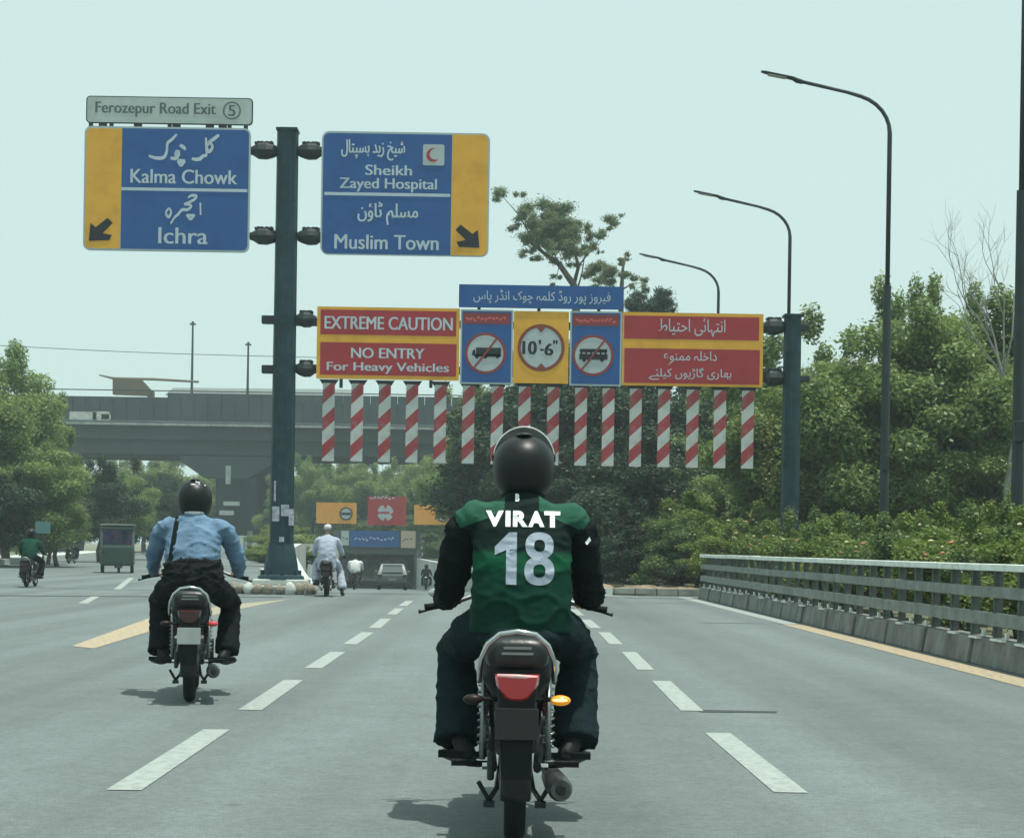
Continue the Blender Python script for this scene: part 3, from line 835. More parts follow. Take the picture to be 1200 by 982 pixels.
def truck(m):
    y_ = f0-.022
    rect(m, 558, 408.5, 587, 418, GD, y_); pgon(m, [(553, 417), (554, 412), (557, 410), (557, 418)], GD, y_); rect(m, 556, 416, 587, 419, GD, y_)
    for px in (559, 569, 583): disc(m, px, 419, 2.2, GD, y_, 12)
def bus(m):
    y_ = f0-.022
    rect(m, 679, 410, 711, 414, GD, y_); rect(m, 678.5, 416, 711.5, 422.5, GD, y_)
    for k in range(6): rect(m, 680+k*5.6, 412, 682+k*5.6, 417.5, GD, y_)
    for px in (684, 690, 705): disc(m, px, 423, 2.1, GD, y_, 12)
def slash(m, cx, cy, r):
    y_ = f0-.028; a = R(52); k = 1.1
    dx, dy = math.cos(a), math.sin(a)
    pgon(m, [(cx+dx*r-dy*k, cy-dy*r-dx*k), (cx+dx*r+dy*k, cy-dy*r+dx*k), (cx-dx*r+dy*k, cy+dy*r+dx*k), (cx-dx*r-dy*k, cy+dy*r-dx*k)], GD, y_)
DRED = mat('ring_red', (0.22, 0.03, 0.035), .5)
def squig(x0, x1, y0):
    rr = random.Random(int(x0)); out = []
    x = x0
    while x < x1-2:
        out.append([(x, y0+rr.uniform(-2, 2)), (x+1.5, y0+rr.uniform(-2, 2)), (x+3, y0+rr.uniform(-1.5, 1.5))]); x += 4.3
    return out
for nm, lab, x0, x1, cx, cy, fn, yo in (('prohibition_sign', 'blue sign with a struck-out truck in a white circle', 541.5, 599, 569, 415, truck, 0), ('prohibition_sign', 'blue sign with a struck-out bus in a white circle', 669.5, 726, 694.5, 417.5, bus, 2)):
    panel(nm, lab, 'sign', (x0+x1)/2, 450,
      [('rim', ALU, lambda m: rboard(m, x0-2, 364+yo, x1+2, 451+yo, GD, f0+.004, f0+.06, 1)), ('board', BLUE, lambda m: rboard(m, x0, 366+yo, x1, 449+yo, GD, f0, f0+.05, 1)),
       ('red_band', DRED, lambda m: rect(m, x0+1.5, 368+yo, x1-1.5, 381+yo, GD, f0-.005)), ('lettering', REDTX, lambda m: ink(m, squig(x0+5, x1-4, 375+yo), 0, 0, 1, 2.3, GD, f0-.010)),
       ('disc', WHT, lambda m: disc(m, cx, cy, 21.5, GD, f0-.008)), ('pictogram', BLK, fn),
       ('ring', DRED, lambda m: (disc(m, cx, cy, 24, GD, f0-.016, r2=21), slash(m, cx, cy, 22)))])
panel('height_limit_sign', "yellow sign with a white 10'-6\" height limit disc in the middle", 'sign', 633, 450,
      [('board', YEL, lambda m: rboard(m, 601.5, 366, 666, 450, GD, f0, f0+.06, 1)), ('disc', WHT, lambda m: disc(m, 634, 408.5, 25.5, GD, f0-.006)),
       ('ring', mat('ring_brown', (0.20, 0.04, 0.02), .5), lambda m: (disc(m, 634, 408.5, 27.5, GD, f0-.012, r2=23.8), pgon(m, [(628, 384), (640, 384), (634, 391)], GD, f0-.014), pgon(m, [(628, 433), (640, 433), (634, 426.5)], GD, f0-.014))),
       ('lettering', BLK, [lambda m: put_text(m, '10', 620.5, 408.5, 15.5, 15.5, GD, f0-.014, .04), lambda m: put_text(m, '-', 635, 411, 3.5, 2.4, GD, f0-.014, .03), lambda m: put_text(m, '6', 643, 410.5, 9, 14, GD, f0-.014, .04), lambda m: put_text(m, "'", 632.5, 402, 2, 5, GD, f0-.014, .03), lambda m: put_text(m, '"', 650.5, 402, 4.5, 4.5, GD, f0-.014, .02)])])

# hanging striped plates, each a thing
def stripe_mat():
    m = bpy.data.materials.new('red_white_stripes'); m.use_nodes = True
    t = m.node_tree; b = t.nodes['Principled BSDF']; b.inputs['Roughness'].default_value = .5
    tc = t.nodes.new('ShaderNodeTexCoord'); sp = t.nodes.new('ShaderNodeSeparateXYZ'); t.links.new(tc.outputs['Object'], sp.inputs[0])
    def M(op, a, b_=None, c=None):
        n = t.nodes.new('ShaderNodeMath'); n.operation = op
        for i, q in enumerate((a, b_, c)):
            if q is None: continue
            if isinstance(q, (int, float)): n.inputs[i].default_value = q
            else: t.links.new(q, n.inputs[i])
        return n.outputs[0]
    s_ = M('MULTIPLY_ADD', sp.outputs[0], -0.95, sp.outputs[2])
    fr = M('FRACT', M('MULTIPLY_ADD', s_, 1/0.67, 50.16))
    k = M('GREATER_THAN', fr, 0.5)
    c = t.nodes.new('ShaderNodeMixRGB'); c.inputs[1].default_value = (.46, .50, .48, 1); c.inputs[2].default_value = (.30, .030, .038, 1)
    t.links.new(k, c.inputs[0])
    n = t.nodes.new('ShaderNodeTexNoise'); n.inputs['Scale'].default_value = 4; n.inputs['Detail'].default_value = 6
    t.links.new(tc.outputs['Object'], n.inputs[0])
    mr = t.nodes.new('ShaderNodeMapRange'); mr.inputs[1].default_value = .45; mr.inputs[2].default_value = .75; mr.inputs[4].default_value = .45; t.links.new(n.outputs[0], mr.inputs[0])
    c2 = t.nodes.new('ShaderNodeMixRGB'); c2.inputs[2].default_value = (.2, .2, .19, 1); t.links.new(mr.outputs[0], c2.inputs[0]); t.links.new(c.outputs[0], c2.inputs[1])
    t.links.new(c2.outputs[0], b.inputs[0])
    return m
STR = stripe_mat()
xs = [386, 419.5, 451.5, 483.5, 516.5, 549.5, 583, 615, 648.5, 681, 713, 745, 778, 811.5, 843.5, 876]
ordn = ['leftmost', 'second', 'third', 'fourth', 'fifth', 'sixth', 'seventh', 'eighth', 'ninth', 'tenth', 'eleventh', 'twelfth', 'thirteenth', 'fourteenth', 'fifteenth', 'rightmost']
base = None
rnd = random.Random(2)
for i, px in enumerate(xs):
    X, Zt = PX(px, 446.5 + 9*(i/15)); Zb = PX(px, 540.5+(px-386)*.0157)[1]
    lab = ordn[i] + (' red and white striped warning plate hanging under the gantry' if i in (0, 15) else ' red and white striped hanging plate from the left under the gantry')
    if base is None:
        base = thing('striped_plate', (X, GD-.1, Zt), lab, 'warning plate', 'striped plates hanging under the gantry')
        hgt = Zt-Zb
        mm_ = MB(); mm_.box((0, 0, -hgt/2-.03), (.295, .03, hgt-.06)); mm_.build('plate', STR, base)
        mm_ = MB(); mm_.prism([(-.24, .03), (.24, .03), (.15, -.10), (-.15, -.10)], .018, .05); mm_.build('hanger_bracket', DKMET, base)
        c = base
    else:
        c = copy_tree(base); c['label'] = lab; c.location = (X, GD-.1, Zt)
    c.rotation_euler = (R(rnd.uniform(-1.5, 1.5)), 0, R(rnd.uniform(-3, 3)))

# ============================================================ STREET LAMPS
def lamp(px, pytop, D, label, first=None):
    X, Zt = P(px, pytop, D)
    if first is None:
        t = thing('street_lamp', (X, D, 0), label, 'street lamp', 'street lamps behind the railing')
        H_ = 11.0
        quick('pole', LAMPST, t, lambda m: m.tube([(0, 0, 0), (0, 0, 4), (0, 0, 7.1)], [.11, .095, .085], 12), smooth=True, auto=40)
        def up(m):
            pts = [(0, 0, 7.1), (0, 0, 10.45)] + [(-.95+.95*math.cos(a), 0, 10.45+.85*math.sin(a)) for a in [R(12*k) for k in range(1, 7)]]
            x, z = pts[-1][0], pts[-1][2]
            pts += [(x-.3, 0, z+.085), (x-1.4, 0, z+.32)]
            m.tube(pts, [.052]*2+[.045]*6+[.040]*2, 10)
        quick('arm', LAMPST, t, up, smooth=True)
        x, z = -.95+.95*math.cos(R(72))-1.4, 10.45+.85*math.sin(R(72))+.32
        quick('lamp_head', LAMPST, t, lambda m: (m.tube([(x+.12, 0, z-.03), (x, 0, z-.0), (x-.1, 0, z+.05), (x-.7, 0, z+.17), (x-.8, 0, z+.19)], [(.05, .05), (.055, .08), (.034, .11), (.026, .11), (.016, .07)], 10, flat=(0, 0, 1))), smooth=True)
        quick('lamp_lens', mat('lens', (.35, .38, .36), .2), t, lambda m: m.box((x-.45, 0, z+.085), (.4, .14, .02), ry=R(10)))
        quick('base_plate', LAMPST, t, lambda m: m.box((0, 0, .12), (.4, .4, .04)))
        quick('service_box', DKMET, t, lambda m: m.box((-.02, -.12, 3.2), (.16, .12, .34)), bevel=.01)
    else:
        t = copy_tree(first); t['label'] = label; t.location = (X, D, 0)
    return t
l1 = lamp(1040, 330, 37.6, 'second nearest street lamp, tallest whole one right of the gantry')
l2 = lamp(925, 330, 50.2, 'street lamp whose pole rises behind the right gantry post', l1)
l3 = lamp(842, 345, 61.0, 'farthest street lamp, its arm just above the Urdu warning sign', l1)
l0 = lamp(1196, 330, 27.6, 'nearest street lamp post, cut by the right edge of the view', l1)
# ============================================================ VEGETATION
LF = leaf_mat('leaf_green', (0.046, 0.092, 0.032), (0.165, 0.235, 0.075), .36)
LF_R = leaf_mat('leaf_pale_green', (0.070, 0.130, 0.042), (0.29, 0.38, 0.12), .42)  # paler, yellower green pair
LF_Y2 = leaf_mat('leaf_yellowish', (0.075, 0.125, 0.036), (0.25, 0.31, 0.09), .38)
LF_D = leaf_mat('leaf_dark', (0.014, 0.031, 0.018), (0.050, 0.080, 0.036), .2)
LF_Y = leaf_mat('leaf_fresh', (0.070, 0.125, 0.028), (0.23, 0.30, 0.07), .38)
LF_E = leaf_mat('leaf_eucalyptus', (0.085, 0.13, 0.065), (0.21, 0.26, 0.12), .45)

def leaves(name, clumps, per, size, m_, parent, seed, flat=0.5, dens=0.42, soft=.22):
    """clumps: (x, y, z, rx, ry, rz). Many small folded leaf faces through each clump."""
    rg = np.random.default_rng(seed)
    cs = np.array(clumps, float)
    if isinstance(per, int):
        cnt = np.maximum(12, (per*(cs[:, 3]*cs[:, 5])/np.mean(cs[:, 3]*cs[:, 5])).astype(int))
    else: cnt = np.array(per)
    idx = np.repeat(np.arange(len(cs)), cnt)
    n = len(idx)
    d = rg.normal(size=(n, 3)); d /= np.linalg.norm(d, axis=1)[:, None]
    r = rg.random(n)**dens * (1+np.abs(rg.normal(size=n))*soft)
    pos = cs[idx, :3] + d*cs[idx, 3:]*r[:, None]
    nrm = d*.55 + rg.normal(size=(n, 3))*.6 + np.array([0, 0, .45])
    nrm /= np.linalg.norm(nrm, axis=1)[:, None]
    a = rg.normal(size=(n, 3)); a[:, 2] -= .3
    u = a - nrm*np.sum(a*nrm, axis=1)[:, None]; u /= np.linalg.norm(u, axis=1)[:, None]
    v = np.cross(nrm, u)
    L = size*(.6+.8*rg.random(n)); Wd = L*flat
    L = L[:, None]; Wd = Wd[:, None]
    p0 = pos-u*L; p1 = pos+v*Wd-nrm*Wd*.25; p2 = pos+u*L; p3 = pos-v*Wd-nrm*Wd*.25
    V = np.stack([p0, p1, p2, p3], 1).reshape(-1, 3)
    me = bpy.data.meshes.new(name)
    me.vertices.add(4*n); me.vertices.foreach_set('co', V.astype(np.float32).ravel())
    me.loops.add(4*n); me.loops.foreach_set('vertex_index', np.arange(4*n, dtype=np.int32))
    me.polygons.add(n); me.polygons.foreach_set('loop_start', np.arange(0, 4*n, 4, dtype=np.int32))
    me.materials.append(m_)
    me.update(calc_edges=True); me.validate()
    o = bpy.data.objects.new(name, me); COL.objects.link(o)
    if parent is not None: o.parent = parent
    return o

def limb_pts(a, b, rr, k=5, wob=.12):
    a, b = Vector(a), Vector(b); L = (b-a).length
    return [tuple(a.lerp(b, i/k) + Vector((rr.uniform(-1, 1), rr.uniform(-1, 1), rr.uniform(-.3, .3)))*wob*L/k*(0 if i in (0, k) else 1) + Vector((0, 0, .08*L*math.sin(PI*i/k)))) for i in range(k+1)]

def make_tree(kind, seed, h, r, m_, loc, label, group=None, leaf=.13, n_cl=60, per=190, trunk_r=.16, low=.12, name='broadleaf_tree'):
    rr = random.Random(seed)
    t = thing(name, loc, label, 'tree' if name != 'shrub' else 'shrub', group)
    cl = []
    cz, rz = h*(.5+low/2), h*(.5-low/2)
    # big lobes make the outline uneven, small clumps ride on them
    lobes = []
    for i in range(7):
        a = rr.uniform(0, 2*PI); q = rr.uniform(.25, .62)
        lobes.append((r*q*math.cos(a), r*q*math.sin(a), cz+rz*rr.uniform(-.45, .5), r*rr.uniform(.38, .55), rz*rr.uniform(.32, .5)))
    lobes.append((0, 0, h-rz*.42, r*.42, rz*.4))
    for i in range(n_cl):
        L = lobes[i % len(lobes)]
        d = Vector((rr.gauss(0, 1), rr.gauss(0, 1), rr.gauss(0, 1))).normalized()
        k = rr.uniform(.55, 1.0)
        s_ = rr.uniform(.13, .27)*r
        cl.append((L[0]+d.x*L[3]*k, L[1]+d.y*L[3]*k, max(low*h*.5+.1, L[2]+d.z*L[4]*k), s_, s_, s_*rr.uniform(.6, .85)))
    for i in range(rr.randint(3, 6)):     # sprigs that break the silhouette
        a = rr.uniform(0, 2*PI); q = rr.uniform(.1, .8)*r
        cl.append((q*math.cos(a), q*math.sin(a), h*rr.uniform(.96, 1.06), .09*r, .09*r, .16*r))
    leaves('crown', cl, per, leaf, m_, t, seed)
    mb = MB()
    top = (rr.uniform(-.2, .2), rr.uniform(-.2, .2), h*.55)
    pts = limb_pts((0, 0, -.1), top, rr, 5, .25)
    mb.tube(pts, [trunk_r*(1.25-.16*i) for i in range(6)], 8)
    for i in range(8):
        b = pts[rr.randint(2, 5)]; e = cl[rr.randrange(len(cl))][:3]
        mb.tube(limb_pts(b, e, rr, 4, .3), [trunk_r*.45, trunk_r*.36, trunk_r*.26, trunk_r*.17, trunk_r*.08], 6)
    mb.build('trunk', BARK, t, smooth=True)
    return t

def tree_copy(src, loc, s, label, rz, sz=None, m_=None):
    c = copy_tree(src); c.location = loc; c.scale = (s, s, sz or s); c.rotation_euler = (0, 0, rz); c['label'] = label
    if m_ is not None:
        for k_ in kids(c):
            if k_.name.startswith('crown'):
                k_.material_slots[0].link = 'OBJECT'; k_.material_slots[0].material = m_
    return c

protoT = {}
def plant(kind, px, ytop, D, label, group, seed=0, wide=1.0, m_=None):
    """Stand a tree so that its top shows at a pixel, D metres away."""
    X, Zt = P(px, ytop, D)
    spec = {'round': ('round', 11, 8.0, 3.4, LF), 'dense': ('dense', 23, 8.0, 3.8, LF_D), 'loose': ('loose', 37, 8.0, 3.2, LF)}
    h0 = 8.0
    s_ = Zt/h0
    if kind not in protoT:
        k_, sd_, h, r, mm = spec[kind]
        protoT[kind] = make_tree(kind, sd_, h, r, mm, (X, D, 0), label, group, leaf={'round': .072, 'dense': .08, 'loose': .068}[kind], n_cl={'round': 64, 'dense': 80, 'loose': 46}[kind], per=1050)
        t = protoT[kind]; t.scale = (s_*wide, s_*wide, s_)
        if m_ is not None:
            for c in kids(t):
                if c.name.startswith('crown'): c.material_slots[0].link = 'OBJECT'; c.material_slots[0].material = m_
        return t
    return tree_copy(protoT[kind], (X, D, 0), s_*wide, label, seed*1.7+px*.01, s_, m_)

GR = 'trees behind the railing on the right'
right = [('round', 886, 478, 74, 1.2, 'bushy green tree seen just left of the right gantry post'), ('loose', 912, 500, 66, 1.3, 'green tree right behind the right gantry post'),
 ('loose', 948, 408, 54, 1.15, 'tree with a thin tufted top just right of the right gantry post'), ('round', 985, 440, 52, 1.3, 'green tree halfway between the right gantry post and the tallest lamp'),
 ('loose', 1022, 452, 50, 1.3, 'tree just left of the tall whole lamp pole'), ('round', 1068, 385, 49, 1.15, 'leafy tree right of the tall whole lamp pole'),
 ('loose', 1082, 352, 51, .75, 'slim tree with a sprig rising above the other crowns'), ('round', 1118, 395, 50, 1.2, 'broad green tree in front of the bare branches'),
 ('round', 1165, 372, 51, 1.15, 'dense tree beside the nearest lamp post'), ('round', 1225, 360, 50, 1.2, 'tree at the right edge behind the nearest lamp post'),
 ('dense', 1010, 520, 51, 1.3, 'lower dark tree between the tall lamp and the gantry post'), ('dense', 1075, 505, 51, 1.3, 'low dark tree right of the tall lamp pole foot'),
 ('dense', 1140, 500, 48, 1.2, 'low dark tree below the broad green one at the right'), ('dense', 955, 540, 56, 1.6, 'low dense tree by the foot of the right gantry post'),
 ('loose', 1270, 380, 49, 1.2, 'tree just outside the right edge')]
for i, (k_, px, py, D, wd, lab) in enumerate(right[:-1]): plant(k_, px, py, D, lab, GR, i, wd, LF_R if i != 3 else LF_Y2)
GM = 'dark trees behind the hanging striped plates'
mid = [('dense', 868, 500, 84, 1.35, 'dark tree below the Urdu warning sign, right end'), ('dense', 835, 462, 92, 1.25, 'dark tree below the middle of the Urdu warning sign'), ('dense', 800, 448, 88, 1.3, 'tall dark tree below the left end of the Urdu warning sign'),
 ('dense', 757, 425, 80, 1.1, 'dark tree below the struck-out bus sign'), ('dense', 712, 430, 86, 1.2, 'dark tree behind the plates right of the height limit sign'), ('dense', 672, 432, 78, 1.2, 'dark tree behind the right shoulder of the near rider'),
 ('dense', 632, 440, 84, 1.2, 'dark tree right behind the helmet of the near rider'), ('round', 590, 462, 92, 1.1, 'green tree seen left of the helmet of the near rider'), ('loose', 563, 470, 104, 1.0, 'lighter green tree beside the flyover end'),
 ('dense', 700, 540, 66, 1.5, 'low dark tree right of the near rider'), ('dense', 745, 520, 62, 1.5, 'dark tree under the plates two thirds along the gantry'), ('dense', 805, 530, 70, 1.6, 'dark tree under the right half of the striped plates'),
 ('round', 850, 560, 60, 1.5, 'green tree under the right end of the striped plates'), ('dense', 650, 520, 70, 1.4, 'dark tree hidden behind the near rider'), ('round', 905, 560, 58, 1.5, 'green bushy tree left of the right gantry post foot')]
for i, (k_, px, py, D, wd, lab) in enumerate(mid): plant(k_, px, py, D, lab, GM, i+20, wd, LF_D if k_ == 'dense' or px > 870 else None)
GL = 'trees along the left side of the road'
left = [('round', -35, 432, 78, 1.1, 'green tree cut by the left edge of the view'), ('round', 12, 424, 84, .95, 'tall green tree at the far left'), ('loose', 36, 468, 88, .85, 'green tree beside the tall one at the left'),
 ('round', 58, 512, 84, .72, 'rounded tree in front of the left end of the flyover'), ('round', 30, 520, 76, 1.3, 'low leafy tree below the tall one at the left'), ('dense', 118, 548, 98, 1.1, 'dark tree behind the green rickshaw'),
 ('round', 150, 560, 110, 1.1, 'tree under the flyover left of the blue shirted rider'), ('dense', 180, 572, 118, 1.2, 'dark tree under the flyover just left of the blue shirted rider'), ('dense', -10, 560, 74, 1.4, 'low dark tree at the left edge'),
 ('round', 68, 575, 80, 1.4, 'bushy low tree behind the left footpath')]
for i, (k_, px, py, D, wd, lab) in enumerate(left): plant(k_, px, py, D, lab, GL, i+40, wd, None if k_ != 'dense' else LF_D)
GF = 'trees under the flyover beyond the underpass'
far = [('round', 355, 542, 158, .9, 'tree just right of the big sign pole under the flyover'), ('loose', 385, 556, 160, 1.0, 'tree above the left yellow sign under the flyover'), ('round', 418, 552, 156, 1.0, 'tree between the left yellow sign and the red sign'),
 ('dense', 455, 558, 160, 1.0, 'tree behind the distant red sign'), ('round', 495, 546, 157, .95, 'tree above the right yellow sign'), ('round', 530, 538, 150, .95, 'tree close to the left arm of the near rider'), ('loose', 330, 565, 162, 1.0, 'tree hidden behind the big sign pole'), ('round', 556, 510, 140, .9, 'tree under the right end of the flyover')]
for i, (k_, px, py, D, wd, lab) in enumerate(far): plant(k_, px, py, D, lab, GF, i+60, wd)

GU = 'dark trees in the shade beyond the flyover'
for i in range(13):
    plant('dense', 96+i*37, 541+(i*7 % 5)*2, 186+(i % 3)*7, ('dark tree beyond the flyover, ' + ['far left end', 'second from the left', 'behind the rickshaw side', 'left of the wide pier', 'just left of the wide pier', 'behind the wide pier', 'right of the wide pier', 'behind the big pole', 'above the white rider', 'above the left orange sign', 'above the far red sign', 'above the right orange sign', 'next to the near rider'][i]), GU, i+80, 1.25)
# eucalyptus rising above the signs, clump by clump as it grows
def traced_tree(name, label, D, px0, blobs, joints, m_, leaf, per, seed, rt):
    rr = random.Random(seed)
    X0 = P(px0, 640, D)[0]
    t = thing(name, (X0, D, 0), label, 'tree')
    cl = []
    for px, py, rpx in blobs:
        X, Z = P(px, py, D); r = rpx*D/F
        for k in range(4 if rpx > 9 else 2):
            q = r*.55 if rpx > 9 else r*.4
            cl.append((X-X0+rr.gauss(0, q*.8), rr.gauss(0, 1.1), Z+rr.gauss(0, q*.55), r*rr.uniform(.35, .62), r*rr.uniform(.5, .8), r*rr.uniform(.25, .42)))
    leaves('crown', cl, per, leaf, m_, t, seed, flat=.26, dens=.7, soft=.6)
    mb = MB()
    for pts, r0, r1 in joints:
        W = [(P(a, b, D)[0]-X0, rr.uniform(-.3, .3), P(a, b, D)[1]) for a, b in pts]
        W = [tuple(v) for v in W]; n = len(W)
        mb.tube(W, [r0+(r1-r0)*i/(n-1) for i in range(n)], 7)
    mb.build('trunk', BARK, t, smooth=True)
    return t
traced_tree('eucalyptus_tree', 'tall open crowned eucalyptus rising above the middle blue sign', 92, 676,
  [(588, 227, 11), (606, 232, 8), (643, 246, 16), (660, 246, 14), (618, 252, 13), (604, 262, 9), (626, 262, 12), (650, 262, 14), (672, 262, 14), (618, 282, 14), (600, 274, 8), (636, 288, 13), (656, 280, 14), (676, 278, 15), (688, 268, 9),
   (628, 294, 10), (660, 296, 15), (686, 290, 12), (648, 306, 9), (626, 303, 5), (680, 306, 9), (714, 262, 11), (724, 260, 7), (712, 274, 5), (702, 282, 8), (634, 270, 14), (646, 274, 13), (664, 286, 13), (640, 256, 11), (694, 278, 9), (672, 300, 10), (612, 292, 8), (645, 328, 7), (656, 330, 4), (708, 290, 4)],
  [([(678, 640), (679, 500), (676, 380), (672, 335), (655, 310), (638, 298), (618, 282)], .34, .05), ([(672, 335), (678, 312), (672, 290), (662, 262), (645, 246)], .12, .03), ([(638, 298), (622, 276), (606, 250), (588, 230)], .06, .015),
   ([(678, 312), (695, 290), (712, 268)], .05, .015), ([(655, 310), (652, 330)], .03, .01), ([(675, 345), (682, 320), (686, 295)], .06, .02)], LF_E, .085, 420, 71, .3)
traced_tree('eucalyptus_tree', 'smaller loose crowned tree right of the tall eucalyptus', 95, 725,
  [(700, 312, 11), (714, 318, 11), (690, 322, 9), (732, 322, 9), (744, 330, 8), (757, 331, 6), (734, 298, 6), (728, 308, 6), (716, 332, 8), (698, 334, 8), (750, 338, 5)],
  [([(727, 640), (727, 400), (728, 340), (730, 315), (733, 298)], .24, .03), ([(728, 345), (712, 330), (700, 314)], .07, .02), ([(729, 340), (742, 332), (756, 331)], .05, .015)], LF_E, .085, 400, 72, .25)
traced_tree('broadleaf_tree', 'dense rounded crown just above the left end of the Urdu warning sign', 90, 762,
  [(750, 352, 13), (765, 350, 14), (778, 357, 12), (742, 360, 12), (760, 365, 16), (785, 365, 9), (755, 345, 7), (772, 362, 14), (745, 375, 16), (775, 378, 16), (760, 395, 20)],
  [([(764, 640), (763, 480), (762, 380), (760, 355)], .3, .05)], LF_D, .10, 420, 73, .3)
# bare tree
def bare(m):
    rr = random.Random(4)
    def grow(p, d, L, r, k):
        n = 4; pts = [p]; q = Vector(p)
        for i in range(n):
            d = (d + Vector((rr.gauss(0, .12), rr.gauss(0, .12), rr.gauss(.03, .08)))).normalized()
            q = q + d*L/n; pts.append(tuple(q))
        m.tube(pts, [r*(1-.12*i) for i in range(n+1)], 5)
        if k > 0:
            for j in range(3 if k > 1 else 3):
                grow(pts[rr.randint(2, 4)], (d+Vector((rr.gauss(0, .5), rr.gauss(0, .4), rr.gauss(.15, .25)))).normalized(), L*rr.uniform(.5, .75), r*.5, k-1)
    grow((0, 0, 0), Vector((-.05, 0, 1)), 6.2, .13, 0)
    for dx, sx in ((-.45, 1), (-.2, 1), (.05, 1), (.2, 1), (-.6, .8)): grow((-.3, 0, 6.0), Vector((dx, rr.uniform(-.2, .2), 1)).normalized(), 2.2*sx, .032, 3)
X, Z = P(1186, 600, 46)
t = thing('bare_tree', (X, 46, 0), 'leafless grey tree with thin branches above the crowns at the right', 'tree')
quick('trunk', mat('bare_bark', (.20, .21, .19), .9), t, bare)
# shrubs and hedge behind the railing
rr = random.Random(12)
sh0 = {}
FLW = [mat('blossom_pale', (.55, .50, .30), .8), mat('blossom_pink', (.45, .17, .12), .8)]
def shrub(loc, s, sz, label, var, seed, m_=None, grp='shrubs behind the railing'):
    if var not in sh0:
        t = make_tree('s', 90+var*7, 2.0, 1.15, [LF_Y, LF, LF_D][var], loc, label, grp, leaf=.034, n_cl=54, per=460, trunk_r=.03, low=.02, name='shrub')
        fl = MB(); q = random.Random(var)
        for i in range(20):
            a = q.gauss(2.2, .9); z = q.uniform(.9, 1.9); rr_ = 1.0*(1-(z/2.3)**3)
            fl.ball((rr_*math.cos(a)*.95, rr_*math.sin(a)*.95, z), (q.uniform(.02, .05), q.uniform(.02, .04), q.uniform(.015, .03)), 6, 4, 0 if q.random() < .75 else 1)
        if var == 0: tag(fl.build('blossoms', FLW, t), kind='stuff')
        sh0[var] = t; t.scale = (s, s, sz); return t
    return tree_copy(sh0[var], loc, s, label, seed*2.1, sz, m_)
looks = ['shrub behind the railing']
y = 7.0; i = 0
place = ['right beside the camera end of the railing', 'behind the nearest stretch of railing', 'below the nearest lamp post', 'with pale blossoms between the two right lamp poles', 'with reddish blossoms right of the tall lamp pole', 'at the foot of the tall lamp pole',
         'just left of the tall lamp pole foot', 'between the tall lamp and the gantry post', 'with yellow blossoms right of the gantry post foot', 'at the foot of the right gantry post', 'left of the right gantry post foot', 'behind the far half of the railing', 'over the far end of the railing', 'at the very end of the railing']
ys = [16.5, 19, 21.3, 23.4, 25.6, 27.8, 30, 32.2, 34.4, 36.7, 39, 41.2, 43.4, 45.6]
for i, y in enumerate(ys):
    X = 7.0 + rr.uniform(-.15, .25)
    px = 590+X/y*2000
    shrub((X, y, 0), 1.05+rr.uniform(-.05, .15), .80+rr.uniform(-.06, .10)+.004*(y-16), 'leafy green shrub ' + place[i], 0 if i % 3 else 1, i)
back = ['taller shrub in the second row, %s' % s_ for s_ in ('by the nearest lamp post', 'left of the nearest lamp post', 'between the lamp poles', 'right of the tall lamp pole', 'left of the tall lamp pole', 'right of the gantry post', 'behind the gantry post', 'left of the gantry post')]
for i, y in enumerate([22, 26, 30, 34, 38, 42.5, 47, 52]):
    shrub((10.2+rr.uniform(-.3, .3), y, 0), 1.5, .92+rr.uniform(-.1, .12), back[i], 1 if i % 2 else 0, i+30)
bend = [(5.9, 48, 1.2, .9, 0, 'light green shrub right of the bend'), (5.0, 49.5, 1.3, .95, 1, 'green shrub in the middle of the bend'), (3.9, 50, 1.3, .85, 2, 'dark low shrub by the bare earth at the bend'), (4.9, 47.3, .8, .5, 2, 'low dark shrub at the railing end'), (3.1, 53, 1.5, 1.1, 2, 'dark shrub just right of the near rider'), (7.2, 50, 1.6, 1.2, 0, 'large light green shrub under the gantry right half'), (6.0, 53, 1.9, 1.35, 0, 'large yellowish shrub left of the gantry post foot'), (4.2, 57, 1.9, 1.3, 2, 'large dark shrub behind the bend'), (8.8, 57, 2.2, 1.5, 1, 'large green shrub behind the gantry post')]
for i, (x, y, s_, sz, v_, lab) in enumerate(bend): shrub((x, y, 0), s_, sz, lab, v_, i+50)
lft = [(-24.8, 70, 1.3, .8, 'hedge shrub behind the near left motorcycle'), (-25.0, 76, 1.4, .9, 'hedge shrub left of the teal sign'), (-25.9, 82, 1.5, .9, 'hedge shrub at the teal sign'), (-27.4, 88, 1.5, 1.0, 'hedge shrub right of the teal sign'), (-28.3, 95, 1.6, 1.0, 'hedge shrub left of the rickshaw'), (-29.7, 102, 1.6, 1.1, 'hedge shrub by the rickshaw roof'), (-31.5, 112, 1.8, 1.1, 'hedge shrub behind the rickshaw'), (-26.0, 66, 1.5, 1.0, 'hedge shrub at the left edge'), (-34, 125, 2.0, 1.3, 'hedge shrub far behind the rickshaw')]
for i, (x, y, s_, sz, lab) in enumerate(lft): shrub((x-1.6, y, 0), s_, sz, lab, (i+1) % 2, i+70, None, 'hedge shrubs along the left footpath')
